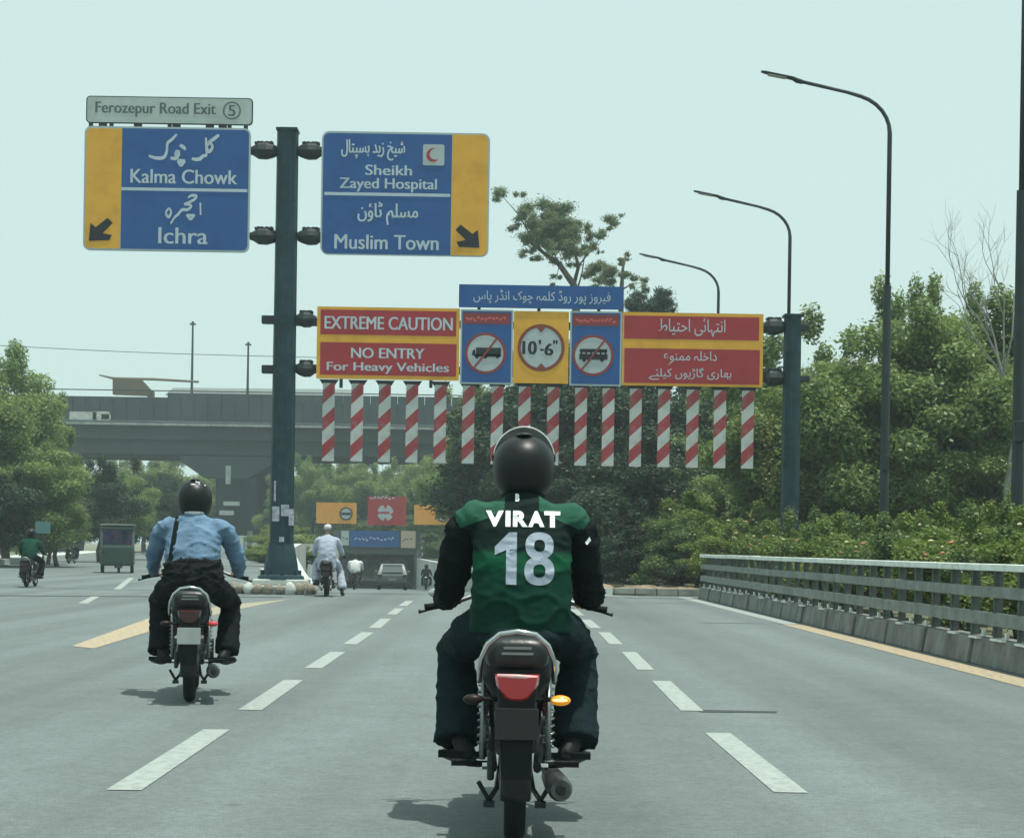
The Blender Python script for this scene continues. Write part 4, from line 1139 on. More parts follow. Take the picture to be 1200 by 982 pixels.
isl = [(-10.2, 88, 1.2, .5, 'bright low shrub on the island behind the big pole'), (-12.8, 92, 1.2, .5, 'bright low shrub left of the big pole'), (-15.2, 118, 2.2, 1.05, 'hedge shrub over the pale ramp wall'), (-16.4, 126, 2.4, 1.1, 'hedge shrub further along the ramp wall'), (-17.0, 136, 2.4, 1.2, 'hedge shrub next to the left yellow sign'), (-14.2, 108, 2.0, 1.0, 'hedge shrub right of the big pole'), (-12.5, 149, 2.6, 1.7, 'shrub above the tunnel mouth'), (-8.5, 148, 2.6, 1.5, 'shrub above the right side of the tunnel mouth'), (-4.8, 138, 2.2, 1.2, 'shrub right of the tunnel mouth'), (-2.6, 120, 2.0, 1.1, 'shrub above the right ramp wall')]
for i, (x, y, s_, sz, lab) in enumerate(isl): shrub((x, y, 0), s_, sz, lab, 0 if i < 6 else 1, i+90, None, 'shrubs round the underpass')

# ============================================================ FLYOVER
FD = 165.0
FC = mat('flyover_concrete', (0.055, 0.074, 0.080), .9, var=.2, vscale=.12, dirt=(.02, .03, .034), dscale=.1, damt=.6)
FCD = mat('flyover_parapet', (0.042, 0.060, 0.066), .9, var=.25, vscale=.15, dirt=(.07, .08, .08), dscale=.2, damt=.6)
t = thing('flyover', (P(270, 640, FD)[0], FD, 0), 'grey concrete flyover crossing behind the big sign pole', 'flyover')
xa, xb = P(-60, 500, FD)[0], P(640, 500, FD)[0]
def zz(py, px=300, D=FD): return P(px, py, D)[1]
def deck(m): 
    m.box(((xa+xb)/2, FD+9, zz(522)), (xb-xa, 14, zz(512)-zz(533)))
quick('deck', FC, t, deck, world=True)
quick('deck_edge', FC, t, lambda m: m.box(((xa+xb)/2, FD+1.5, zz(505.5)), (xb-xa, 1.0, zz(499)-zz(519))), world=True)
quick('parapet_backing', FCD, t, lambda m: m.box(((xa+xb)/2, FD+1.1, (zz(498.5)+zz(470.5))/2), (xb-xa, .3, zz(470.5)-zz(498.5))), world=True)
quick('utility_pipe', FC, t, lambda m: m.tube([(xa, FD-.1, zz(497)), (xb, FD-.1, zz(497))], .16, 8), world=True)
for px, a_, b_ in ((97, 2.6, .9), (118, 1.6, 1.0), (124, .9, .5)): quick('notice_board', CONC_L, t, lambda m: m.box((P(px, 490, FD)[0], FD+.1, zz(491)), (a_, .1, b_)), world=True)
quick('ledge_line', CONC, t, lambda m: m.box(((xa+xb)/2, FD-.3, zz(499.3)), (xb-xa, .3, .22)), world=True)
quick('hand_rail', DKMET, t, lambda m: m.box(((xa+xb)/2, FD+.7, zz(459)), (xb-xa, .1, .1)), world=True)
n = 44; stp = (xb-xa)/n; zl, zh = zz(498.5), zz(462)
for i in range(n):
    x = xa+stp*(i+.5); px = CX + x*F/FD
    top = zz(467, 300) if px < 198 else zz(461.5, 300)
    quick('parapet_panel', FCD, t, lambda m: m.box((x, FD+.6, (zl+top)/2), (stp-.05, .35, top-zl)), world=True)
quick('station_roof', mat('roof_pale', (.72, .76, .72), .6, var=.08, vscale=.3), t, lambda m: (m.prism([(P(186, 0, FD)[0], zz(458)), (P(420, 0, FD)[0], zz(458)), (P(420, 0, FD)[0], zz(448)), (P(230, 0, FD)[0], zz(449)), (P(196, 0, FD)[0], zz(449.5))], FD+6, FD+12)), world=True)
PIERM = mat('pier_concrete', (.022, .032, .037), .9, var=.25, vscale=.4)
PXc = P(272, 640, FD)[0]
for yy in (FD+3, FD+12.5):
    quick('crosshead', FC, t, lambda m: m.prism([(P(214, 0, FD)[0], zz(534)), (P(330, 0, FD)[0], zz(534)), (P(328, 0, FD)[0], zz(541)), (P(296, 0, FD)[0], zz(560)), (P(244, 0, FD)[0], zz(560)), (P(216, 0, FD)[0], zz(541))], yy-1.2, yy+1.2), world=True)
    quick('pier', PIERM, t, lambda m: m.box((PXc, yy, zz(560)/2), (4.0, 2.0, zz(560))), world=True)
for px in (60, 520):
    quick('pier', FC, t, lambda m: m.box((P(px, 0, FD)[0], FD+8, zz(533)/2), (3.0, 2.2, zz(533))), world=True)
for px, py, a, b in ((264, 556, .5, 1.8), (262, 601, 1.4, .45), (268, 590, 1.6, .4)):
    quick('poster', CONC_L, t, lambda m: m.box((P(px, py, FD)[0], FD+1.75, zz(py)), (a, .06, b)), world=True)
# brown hoarding on the flyover with a boom
bx0, bz0 = P(155, 462, FD+3)
t = thing('billboard', (P(155, 0, FD+2)[0], FD+2, zz(466)), 'brown slanting hoarding standing on top of the flyover at the left', 'hoarding')
BRN = mat('hoarding_brown', (.12, .095, .065), .8, var=.2, vscale=.5)
def qp(pts, D=FD+2): return [P(a, b, D) for a, b in pts]
quick('board', BRN, t, lambda m: m.prism(qp([(133, 462.5), (172, 464), (176, 463), (180, 460), (166, 445), (133, 443)]), FD+1.6, FD+2.4), world=True)
quick('leg', BRN, t, lambda m: m.box((P(177, 466, FD+2)[0], FD+2, P(177, 466, FD+2)[1]), (.6, .6, 1.2)), world=True)
quick('boom', BRN, t, lambda m: m.tube([(P(a, b, FD+2)[0], FD+2, P(a, b, FD+2)[1]) for a, b in ((116, 439.5), (133, 443.5), (180, 444.5), (233, 447.5))], [.07, .14, .14, .12], 6), world=True)
for px, py, lab in ((226, 380, 'tall thin mast on the flyover left of the big sign pole'), (291, 404, 'shorter mast on the flyover close to the big sign pole')):
    X, Z = P(px, py, FD+4)
    t = thing('flyover_mast', (X, FD+4, zz(465)), lab, 'lamp mast')
    quick('pole', LAMPST, t, lambda m: m.tube([(X, FD+4, zz(465)), (X, FD+4, Z)], [.14, .09], 8), world=True)
    quick('lamp_cluster', LAMPST, t, lambda m: (m.box((X, FD+4, Z), (.55, .4, .14)), m.box((X, FD+4, Z+.17), (.2, .2, .2))), world=True)
t = MB(); t.tube([(P(a, b, 175)[0], 175, P(a, b, 175)[1]) for a, b in [(-150, 396)]+[(x, 405+ (x/330)*13 + 1.6*math.sin(PI*x/330)) for x in range(0, 700, 30)]], .035, 5)
tag(t.build('power_cable', DKMET), 'thin power cable crossing the sky above the flyover', 'cable')
# pale site wall and low sign behind the island
t = thing('boundary_wall', (P(295, 640, 150)[0], 150, 0), 'pale low wall seen left of the big sign pole under the flyover', 'wall')
for i in range(5):
    X = P(262+i*16, 640, 150)[0]
    quick('wall_panel', CONC_L, t, lambda m: m.box((X, 150, .95), (1.12, .2, 1.9)), world=True)
quick('wall_post', CONC_D, t, lambda m: m.box((P(293, 640, 150)[0], 149.8, 1.1), (.4, .3, 2.4)), world=True)

# ============================================================ UNDERPASS PORTAL AND ITS SIGNS
PD = 143.0
x0, x1 = P(397, 640, PD)[0], P(487, 640, PD)[0]
PC = mat('portal_concrete', (.075, .09, .095), .9, var=.2, vscale=.4)
t = thing('underpass_portal', ((x0+x1)/2, PD, -2.4), 'dark underpass mouth with a beam across its top', 'underpass portal')
zt, zb = P(440, 622, PD)[1], P(440, 641.5, PD)[1]
quick('portal_beam', PC, t, lambda m: m.box(((x0+x1)/2, PD+.6, (zt+zb)/2), (x1-x0+.2, 1.2, zt-zb)), world=True)
for x in (x0-.15, x1+.15): quick('portal_jamb', PC, t, lambda m: m.box((x, PD+.6, zt/2-1.25), (.5, 1.1, zt+2.45)), world=True)
quick('portal_lintel', PC, t, lambda m: m.box(((x0+x1)/2, PD+.62, zb-.28), (x1-x0-.2, 1.05, .55)), world=True)
for cx, cy, wp, hp, mm, nm, lab in ((439, 631.5, 58, 19, BLUE, 'underpass_sign', 'long blue sign across the top of the underpass mouth'), (404.5, 630.5, 9, 17, GREYB, 'underpass_sign', 'small pale sign left of the long blue one on the underpass'), (478.5, 632, 17, 20, mat('sign_cream', (.5, .42, .32), .5), 'underpass_sign', 'cream sign right of the long blue one on the underpass')):
    X, Z = P(cx, cy, PD)
    s_ = thing(nm, (X, PD, Z), lab, 'sign')
    quick('board', mm, s_, lambda m: m.box((X, PD-.12, Z), (wp*PD/F, .1, hp*PD/F)), world=True)
    quick('lettering', LTX if mm is BLUE else GRYT, s_, lambda m: ink(m, squig(cx-wp*.4, cx+wp*.4, cy), 0, 0, 1, 1.2, PD, PD-.18), world=True)
GD2 = 134.0
t = thing('underpass_gantry', (P(452, 640, GD2)[0], GD2, 0), 'slim gantry over the underpass ramp', 'gantry')
for px in (366, 545): quick('post', STEEL, t, lambda m: m.box((P(px, 640, GD2)[0], GD2, 2.0), (.25, .25, 5.2)), world=True)
for py in (601, 609): quick('beam', STEEL, t, lambda m: m.box((P(455, 640, GD2)[0], GD2, P(455, py, GD2)[1]), (12.0, .18, .16)), world=True)
ORG = smat('sign_orange', (.66, .30, .05))
def farsign(nm, x0, y0, x1, y1, m_, lab, dx, kind):
    X, Z = P((x0+x1)/2, (y0+y1)/2, GD2)
    s_ = thing(nm, (X, GD2, Z), lab, 'sign')
    quick('board', m_, s_, lambda m: rboard(m, x0, y0, x1, y1, GD2, GD2-.3, GD2-.15, .5), world=True)
    cx, cy = dx
    rr_ = 7 if kind == 'o' else 9.5
    quick('disc', WHT, s_, lambda m: disc(m, cx, cy, rr_, GD2, GD2-.33, 20), world=True)
    if kind == 'o':
        quick('ring', BLK, s_, lambda m: disc(m, cx, cy, rr_+.7, GD2, GD2-.36, 20, r2=rr_-.8), world=True)
        quick('pictogram', BLK, s_, lambda m: rect(m, cx-5.5, cy-1.5, cx+5.5, cy+1.7, GD2, GD2-.36), world=True)
    else:
        quick('pictogram', RED, s_, lambda m: (rect(m, cx-6, cy-1.2, cx+5, cy+1.2, GD2, GD2-.36), pgon(m, [(cx-3, cy-10), (cx+3, cy-10), (cx, cy-4)], GD2, GD2-.36), pgon(m, [(cx-3, cy+10), (cx+3, cy+10), (cx, cy+5)], GD2, GD2-.36), pgon(m, [(cx-10, cy-3), (cx-10, cy+3), (cx-6, cy)], GD2, GD2-.36), pgon(m, [(cx+10, cy+6), (cx+10, cy-2), (cx+6, cy+2)], GD2, GD2-.36)), world=True)
        quick('lettering', LTX, s_, lambda m: ink(m, squig(cx-18, cx+14, cy-17), 0, 0, 1, 1.1, GD2, GD2-.36), world=True)
farsign('warning_sign', 371, 589, 418, 613.5, ORG, 'orange sign left of the red one over the underpass', (406, 602), 'o')
farsign('warning_sign', 485.5, 592, 534, 615, ORG, 'orange sign right of the red one over the underpass', (519, 604), 'o')
farsign('warning_sign', 431.5, 582, 476, 615.5, RED, 'red sign with white disc over the middle of the underpass', (452, 601), 'r')
# small teal board and marker at the left verge
X, Z = P(51, 618, 72)
t = thing('verge_sign', (X, 72, 0), 'small teal signboard standing in the left hedge', 'sign')
quick('board', mat('teal', (.07, .17, .17), .5), t, lambda m: m.box((X, 71.9, Z), (.62, .05, .5)), world=True)
quick('pole', DKMET, t, lambda m: m.box((X, 72, Z/2), (.06, .06, Z)), world=True)
# ============================================================ MOTORCYCLES
RUB = mat('rubber', (.012, .015, .016), .9, bump=.3, bscale=60)
CHR = mat('chrome', (.55, .58, .58), .18, metal=1.0)
CHR2 = mat('dull_chrome', (.20, .22, .22), .4, metal=.9, var=.2, vscale=20)
BLKP = mat('black_paint', (.010, .013, .014), .3, coat=.15, spec=.25)
PLAS = mat('black_plastic', (.014, .018, .019), .5, var=.2, vscale=10)
SEATM = mat('seat_vinyl', (.014, .019, .020), .38, bump=.15, bscale=30, spec=.4)
ENG = mat('engine_alloy', (.16, .17, .17), .5, metal=.7, var=.25, vscale=20)
TAILR = mat('tail_lens', (.50, .035, .04), .12, coat=.8)
EXH = mat('exhaust_metal', (.07, .08, .08), .4, metal=.7, var=.3, vscale=15)
TAILD = mat('tail_lens_dark', (.05, .012, .012), .25, coat=.5)
AMB = mat('amber_lit', (.80, .28, .02), .3, emit=.45)
AMBC = mat('amber_core', (1.0, .66, .25), .3, emit=1.6)
AMBO = mat('amber_off', (.025, .016, .014), .4)
TANK = mat('tank_red', (.20, .015, .015), .2, coat=.8)
PLATE = mat('number_plate', (.014, .017, .017), .5)
PLATEW = mat('number_plate_grey', (.20, .235, .23), .5, var=.1, vscale=8)

def tyre_prof(R_, w_):
    pr = []
    for a in range(-100, 101, 20):
        q = R(a); pr.append((w_/2*math.sin(q)*(1.0 if abs(a) < 90 else .95), R_-w_/2*.92+w_/2*.92*math.cos(q)))
    return pr+[(w_*.34, R_-w_*1.02), (-w_*.34, R_-w_*1.02)]

def bike(loc, label, heading=0.0, lit=True, plate=None, tank=None, group='motorcycles on the road', lamp_m=None, mirrors=(), side_m=None):
    t = thing('motorcycle', loc, label, 'motorcycle', group, rz=heading)
    RW, FWY = .305, 1.22
    for yc, wd in ((0, .088), (FWY, .070)):
        w_ = bpy.data.objects.new('wheel', None); COL.objects.link(w_); w_.parent = t; w_.location = (0, yc, RW)
        quick('tyre', RUB, w_, lambda m: m.lathe(tyre_prof(RW, wd), (0,0,0), 'X', 36, closed=True), smooth=True, auto=50)
        quick('rim', CHR2, w_, lambda m: m.lathe([(-wd*.34, RW-wd*.95), (-wd*.3, RW-wd*1.25), (wd*.3, RW-wd*1.25), (wd*.34, RW-wd*.95)], (0,0,0), 'X', 36, closed=True), smooth=True, auto=40)
        quick('hub', ENG, w_, lambda m: m.lathe([(-.07, .02), (-.065, .075), (.065, .075), (.07, .02)], (0,0,0), 'X', 20), smooth=True, auto=40)
        def spk(m):
            for i in range(18):
                a = 2*PI*i/18; sx = .05 if i % 2 else -.05; b = a + (.25 if i % 4 < 2 else -.25)
                m.tube([(sx, .07*math.cos(a), .07*math.sin(a)), (0, (RW-wd*1.2)*math.cos(b), (RW-wd*1.2)*math.sin(b))], .0025, 4, cap=False)
        o = quick('spokes', CHR2, w_, spk); o['kind'] = 'stuff'
    def fender(m, yc, a0, a1, r, wd, z0=RW):
        n = 14; vs = []
        for i in range(n+1):
            a = R(a0+(a1-a0)*i/n)
            for (dx, dr) in ((-1, -.03), (-.92, 0), (-.4, .014), (.4, .014), (.92, 0), (1, -.03)):
                vs.append((dx*wd/2, yc+(r+dr)*math.cos(a), z0+(r+dr)*math.sin(a)))
        fs = [(i*6+j, i*6+j+1, (i+1)*6+j+1, (i+1)*6+j) for i in range(n) for j in range(5)]
        m.add(vs, fs)
    for nm, mm, args in (('rear_mudguard', BLKP, (0, 195, 60, .355, .125)), ('front_mudguard', CHR2, (FWY, 165, 30, .345, .11))):
        o = quick(nm, mm, t, lambda m: fender(m, *args), smooth=True)
        s_ = o.modifiers.new('s', 'SOLIDIFY'); s_.thickness = .004
    quick('rear_light_bracket', PLAS, t, lambda m: m.prism([(-.085, .70), (.085, .70), (.075, .60), (.062, .47), (-.062, .47), (-.075, .60)], -.33, -.12), bevel=.012)
    quick('tail_cowl', PLAS, t, lambda m: m.loft([(.60, 0, -.08, .10, .13), (.66, 0, -.09, .135, .16), (.74, 0, -.08, .145, .17), (.80, 0, -.05, .14, .17)], 24, pw=2.6), smooth=True, auto=60)
    # tail lamp: wide bevelled wedge
    def tl(m):
        pts = [(-.088, .705), (.088, .705), (.082, .665), (.045, .612), (.02, .603), (-.02, .603), (-.045, .612), (-.082, .665)]
        n = len(pts); ins = [(x*.86, .655+(z-.655)*.82) for x, z in pts]
        vs = [(x, -.30, z) for x, z in pts]+[(x, -.335, z) for x, z in pts]+[(x, -.35-.008*(abs(z-.69) < .05), z) for x, z in ins]
        fs = [tuple(range(n-1, -1, -1))]+[(i, (i+1) % n, n+(i+1) % n, n+i) for i in range(n)]+[(n+i, n+(i+1) % n, 2*n+(i+1) % n, 2*n+i) for i in range(n)]+[tuple(range(2*n, 3*n))]
        m.add(vs, fs)
    quick('tail_lamp', lamp_m or TAILR, t, tl, smooth=True, auto=30)
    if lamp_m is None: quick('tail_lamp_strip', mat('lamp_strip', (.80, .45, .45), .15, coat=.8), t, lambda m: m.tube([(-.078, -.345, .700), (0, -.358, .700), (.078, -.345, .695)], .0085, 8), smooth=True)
    # indicators
    for sx in (-1, 1):
        quick('indicator_stalk', PLAS, t, lambda m: m.tube([(sx*.07, -.24, .60), (sx*.15, -.27, .605)], .010, 6))
        on = lit and sx > 0
        o = quick('indicator', AMB if on else (side_m if side_m and sx > 0 else AMBO), t, lambda m: m.ball((sx*.172, -.29, .603), (.040, .026, .021), 14, 10), smooth=True)
        if on: quick('indicator_core', AMBC, t, lambda m: m.ball((sx*.170, -.306, .605), (.031, .014, .007), 12, 8), smooth=True)
    # plate and flap
    quick('number_plate', plate or PLATE, t, lambda m: m.box((0, -.372, .515), (.17, .006, .125), rx=R(-14)), bevel=.004)
    quick('mud_flap', RUB, t, lambda m: m.prism([(-.065, .47), (.065, .47), (.058, .30), (-.058, .30)], -.372, -.364), )
    # grab rail around the seat tail
    def rail(m):
        pts = [(-.128, .18, .70), (-.150, .02, .68), (-.150, -.16, .665), (-.149, -.24, .70), (-.143, -.275, .76), (-.118, -.30, .82), (-.07, -.315, .862), (0, -.32, .873),
               (.07, -.315, .862), (.118, -.30, .82), (.143, -.275, .76), (.149, -.24, .70), (.150, -.16, .665), (.150, .02, .68), (.128, .18, .70)]
        m.tube(pts, .0105, 10)
    quick('grab_rail', CHR, t, rail, smooth=True)
    # seat with raised tail
    def seat(m):
        rings = []
        for y_, hw, zt_, zb_ in ((-.27, .085, .815, .735), (-.255, .115, .838, .72), (-.20, .128, .846, .71), (0, .135, .842, .71), (.22, .138, .815, .71), (.42, .13, .795, .70), (.60, .105, .80, .71), (.70, .085, .815, .74)):
            ring = []
            for j in range(20):
                a = 2*PI*j/20; c_, s_ = math.cos(a), math.sin(a)
                ring.append((hw*math.copysign(abs(c_)**.55, c_), y_, (zt_+zb_)/2+(zt_-zb_)/2*math.copysign(abs(s_)**.6, s_)))
            rings.append(ring)
        vs = [v for r_ in rings for v in r_]
        fs = [(i*20+j, i*20+(j+1) % 20, (i+1)*20+(j+1) % 20, (i+1)*20+j) for i in range(7) for j in range(20)]
        fs += [tuple(range(20)), tuple(range(159, 139, -1))]
        m.add(vs, fs)
    quick('seat', SEATM, t, seat, smooth=True, auto=60)
    quick('seat_reflection', mat('reflection_grey', (.20, .23, .23), .4), t, lambda m: (m.box((0, -.268, .805), (.11, .012, .010)), m.box((0, -.272, .783), (.125, .012, .009))))  # reflection stripe across the back of the seat, put in as two grey bars
    # tank, side covers, engine, frame
    quick('fuel_tank', tank or TANK, t, lambda m: m.loft([(.72, 0, .86, .09, .20), (.78, 0, .87, .14, .25), (.86, 0, .89, .15, .24), (.92, 0, .90, .12, .20), (.945, 0, .90, .06, .12)], 20, pw=2.3), smooth=True, auto=60)
    for sx in (-1, 1):
        quick('side_cover', tank or TANK, t, lambda m: m.prism([(.22, .66), (.52, .68), (.50, .50), (.30, .48)], sx*.115, sx*.135, plane='YZ'), bevel=.01)
        def shock(m):
            m.tube([(sx*.135, .02, .33), (sx*.135, .13, .68)], .013, 8)
            n = 60
            m.tube([(sx*.135+.024*math.cos(k*.9), .04+.085*k/n+.010*math.sin(k*.9), .38+.25*k/n+.0*k) for k in range(n)], .0045, 5)
        quick('shock_absorber', CHR2, t, shock, smooth=True)
        quick('swingarm', BLKP, t, lambda m: m.tube([(sx*.09, -.03, .305), (sx*.11, .48, .36)], [(.018, .024), (.02, .028)], 8))
        quick('axle_nut', CHR, t, lambda m: m.lathe([(-.02, .016), (.02, .016)], (sx*.115, 0, .305), 'X', 6))
        quick('front_fork', CHR2, t, lambda m: m.tube([(sx*.095, FWY, .31), (sx*.095, FWY-.12, .62), (sx*.095, FWY-.23, .92)], [.026, .024, .018], 10), smooth=True)
        quick('passenger_peg', RUB, t, lambda m: (m.tube([(sx*.10, .14, .30), (sx*.15, .10, .30), (sx*.20, .10, .305)], [.010, .014, .016], 8), m.box((sx*.215, .10, .305), (.10, .05, .022))))
        quick('rider_peg', RUB, t, lambda m: (m.tube([(sx*.10, .52, .29), (sx*.20, .52, .29)], .012, 8), m.box((sx*.27, .52, .29), (.13, .06, .028))))
        quick('stand_foot', DKMET, t, lambda m: (m.tube([(sx*.06, .22, .28), (sx*.075, .10, .20), (sx*.105, .02, .165)], .012, 6), m.box((sx*.105, 0, .15), (.045, .06, .022)), m.tube([(sx*.105, .02, .16), (sx*.15, -.0, .24)], .010, 6)))
    quick('chain_case', BLKP, t, lambda m: m.prism([(-.12, .26), (-.09, .38), (.5, .42), (.5, .28)], -.115, -.085, plane='YZ'), bevel=.01)
    quick('gear_pedal', DKMET, t, lambda m: (m.tube([(-.13, .62, .27), (-.17, .72, .25)], .008, 6), m.tube([(-.17, .72, .25), (-.23, .72, .25)], .012, 6)))
    quick('brake_pedal', DKMET, t, lambda m: (m.tube([(.13, .55, .27), (.18, .74, .25)], .008, 6), m.box((.215, .74, .25), (.08, .05, .015))))
    def ex(m):
        m.tube([(.08, .95, .45), (.10, 1.03, .35), (.13, .95, .23), (.14, .6, .215), (.155, .42, .22)], [.018, .018, .018, .02, .024], 10)
        m.tube([(.155, .42, .22), (.160, .34, .222), (.170, .0, .235), (.178, -.22, .245), (.180, -.26, .247)], [.026, .044, .050, .050, .040], 16)
    quick('exhaust', EXH, t, ex, smooth=True, auto=50)
    quick('exhaust_tip', BLKP, t, lambda m: m.tube([(.180, -.255, .247), (.181, -.285, .248)], [.022, .018], 10))
    def eng(m):
        m.ball((0, .78, .36), (.14, .19, .12), 18, 12)
        m.tube([(-.16, .80, .35), (.16, .80, .35)], .085, 16)
        for k in range(8): m.box((0, .90+k*.006, .47+k*.024), (.20, .17, .010), rx=R(-12))
        m.box((0, .94, .58), (.10, .11, .22))
    quick('engine', ENG, t, eng, smooth=True, auto=35)
    def frame(m):
        m.tube([(0, 1.0, .90), (0, .9, .70), (0, .45, .68), (0, .1, .70), (0, -.2, .70)], .020, 8)
        m.tube([(0, 1.0, .86), (0, 1.02, .62), (0, .98, .42)], .020, 8)
        m.tube([(0, .5, .68), (0, .5, .34)], .022, 8)
        for sx in (-1, 1): m.tube([(sx*.1, -.2, .68), (sx*.11, .15, .67), (sx*.10, .5, .42)], .012, 6)
    quick('frame', BLKP, t, frame)
    # handlebar and its fittings
    def bar(m):
        m.tube([(-.37, .98, .925), (-.27, 1.0, .945), (-.15, 1.03, .99), (-.06, 1.03, .985), (.06, 1.03, .985), (.15, 1.03, .99), (.27, 1.0, .945), (.37, .98, .925)], .011, 10)
    quick('handlebar', CHR2, t, bar, smooth=True)
    for sx in (-1, 1):
        quick('grip', RUB, t, lambda m: m.tube([(sx*.285, .997, .942), (sx*.40, .972, .918), (sx*.425, .968, .914)], [.0165, .017, .019], 10), smooth=True)
        quick('brake_lever' if sx > 0 else 'clutch_lever', DKMET, t, lambda m: m.tube([(sx*.26, 1.03, .94), (sx*.34, 1.06, .925), (sx*.44, 1.02, .895), (sx*.455, 1.015, .893)], [.009, .008, .008, .011], 6), smooth=True)
        if sx in mirrors: quick('mirror', CHR, t, lambda m: (m.tube([(sx*.27, 1.0, .95), (sx*.33, .99, .98), (sx*.37, .98, .985)], .006, 6), m.ball((sx*.385, .975, .985), (.026, .010, .020), 14, 10)), smooth=True)
    quick('headlight', CHR2, t, lambda m: m.lathe([(0, .05), (.05, .085), (.12, .092), (.14, .08)], (0, 1.10, .87), 'Y', 20), smooth=True, auto=40)
    quick('cluster', PLAS, t, lambda m: (m.lathe([(0, .045), (.05, .045)], (-.055, 1.07, 1.0), 'Z', 16), m.lathe([(0, .045), (.05, .045)], (.055, 1.07, 1.0), 'Z', 16)))
    return t

# ============================================================ PEOPLE
SKIN = mat('skin', (.30, .17, .11), .55, var=.08, vscale=14)
HAIRM = mat('hair', (.012, .010, .009), .6)

def cloth(name, col, rough=.85, var=.12, sheen=.0):
    return mat(name, col, rough, var=var, vscale=7, bump=.3, bscale=70, spec=.08)

def jersey_mat():
    m = bpy.data.materials.new('jersey_print'); m.use_nodes = True
    t = m.node_tree; b = t.nodes['Principled BSDF']; b.inputs['Roughness'].default_value = .75; b.inputs['Specular IOR Level'].default_value = .08
    tc = t.nodes.new('ShaderNodeTexCoord'); sp = t.nodes.new('ShaderNodeSeparateXYZ'); t.links.new(tc.outputs['Object'], sp.inputs[0])
    def M(op, a, b_=None, c=None):
        n = t.nodes.new('ShaderNodeMath'); n.operation = op; n.use_clamp = op in ('MINIMUM',)
        for i, q in enumerate((a, b_, c)):
            if q is None: continue
            if isinstance(q, (int, float)): n.inputs[i].default_value = q
            else: t.links.new(q, n.inputs[i])
        return n.outputs[0]
    n = t.nodes.new('ShaderNodeTexNoise'); n.inputs['Scale'].default_value = 5; t.links.new(tc.outputs['Object'], n.inputs[0])
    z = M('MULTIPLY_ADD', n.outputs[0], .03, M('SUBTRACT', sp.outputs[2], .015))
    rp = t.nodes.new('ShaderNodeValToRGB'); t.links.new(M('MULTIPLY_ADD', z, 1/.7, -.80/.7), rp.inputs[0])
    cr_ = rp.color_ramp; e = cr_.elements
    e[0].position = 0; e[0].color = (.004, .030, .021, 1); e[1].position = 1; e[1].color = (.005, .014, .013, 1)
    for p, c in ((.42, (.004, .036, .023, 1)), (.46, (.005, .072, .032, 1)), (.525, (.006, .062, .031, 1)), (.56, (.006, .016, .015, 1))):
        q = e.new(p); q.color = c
    # shoulder panels: a green yoke outside the neck, above a slanting line
    ax = M('ABSOLUTE', M('SUBTRACT', sp.outputs[0], .015))
    ln = M('GREATER_THAN', M('MULTIPLY_ADD', ax, .42, z), 1.392)
    nk = M('GREATER_THAN', ax, .075)
    k = M('MULTIPLY', ln, nk)
    c = t.nodes.new('ShaderNodeMixRGB'); t.links.new(k, c.inputs[0]); t.links.new(rp.outputs[0], c.inputs[1]); c.inputs[2].default_value = (.024, .092, .058, 1)
    # pale piping down the right flank
    t.links.new(c.outputs[0], b.inputs['Base Color'])
    n2 = t.nodes.new('ShaderNodeTexNoise'); n2.inputs['Scale'].default_value = 300; t.links.new(tc.outputs['Object'], n2.inputs[0])
    bp = t.nodes.new('ShaderNodeBump'); bp.inputs['Strength'].default_value = .15; bp.inputs['Distance'].default_value = .002
    t.links.new(n2.outputs[0], bp.inputs['Height']); t.links.new(bp.outputs[0], b.inputs['Normal'])
    return m

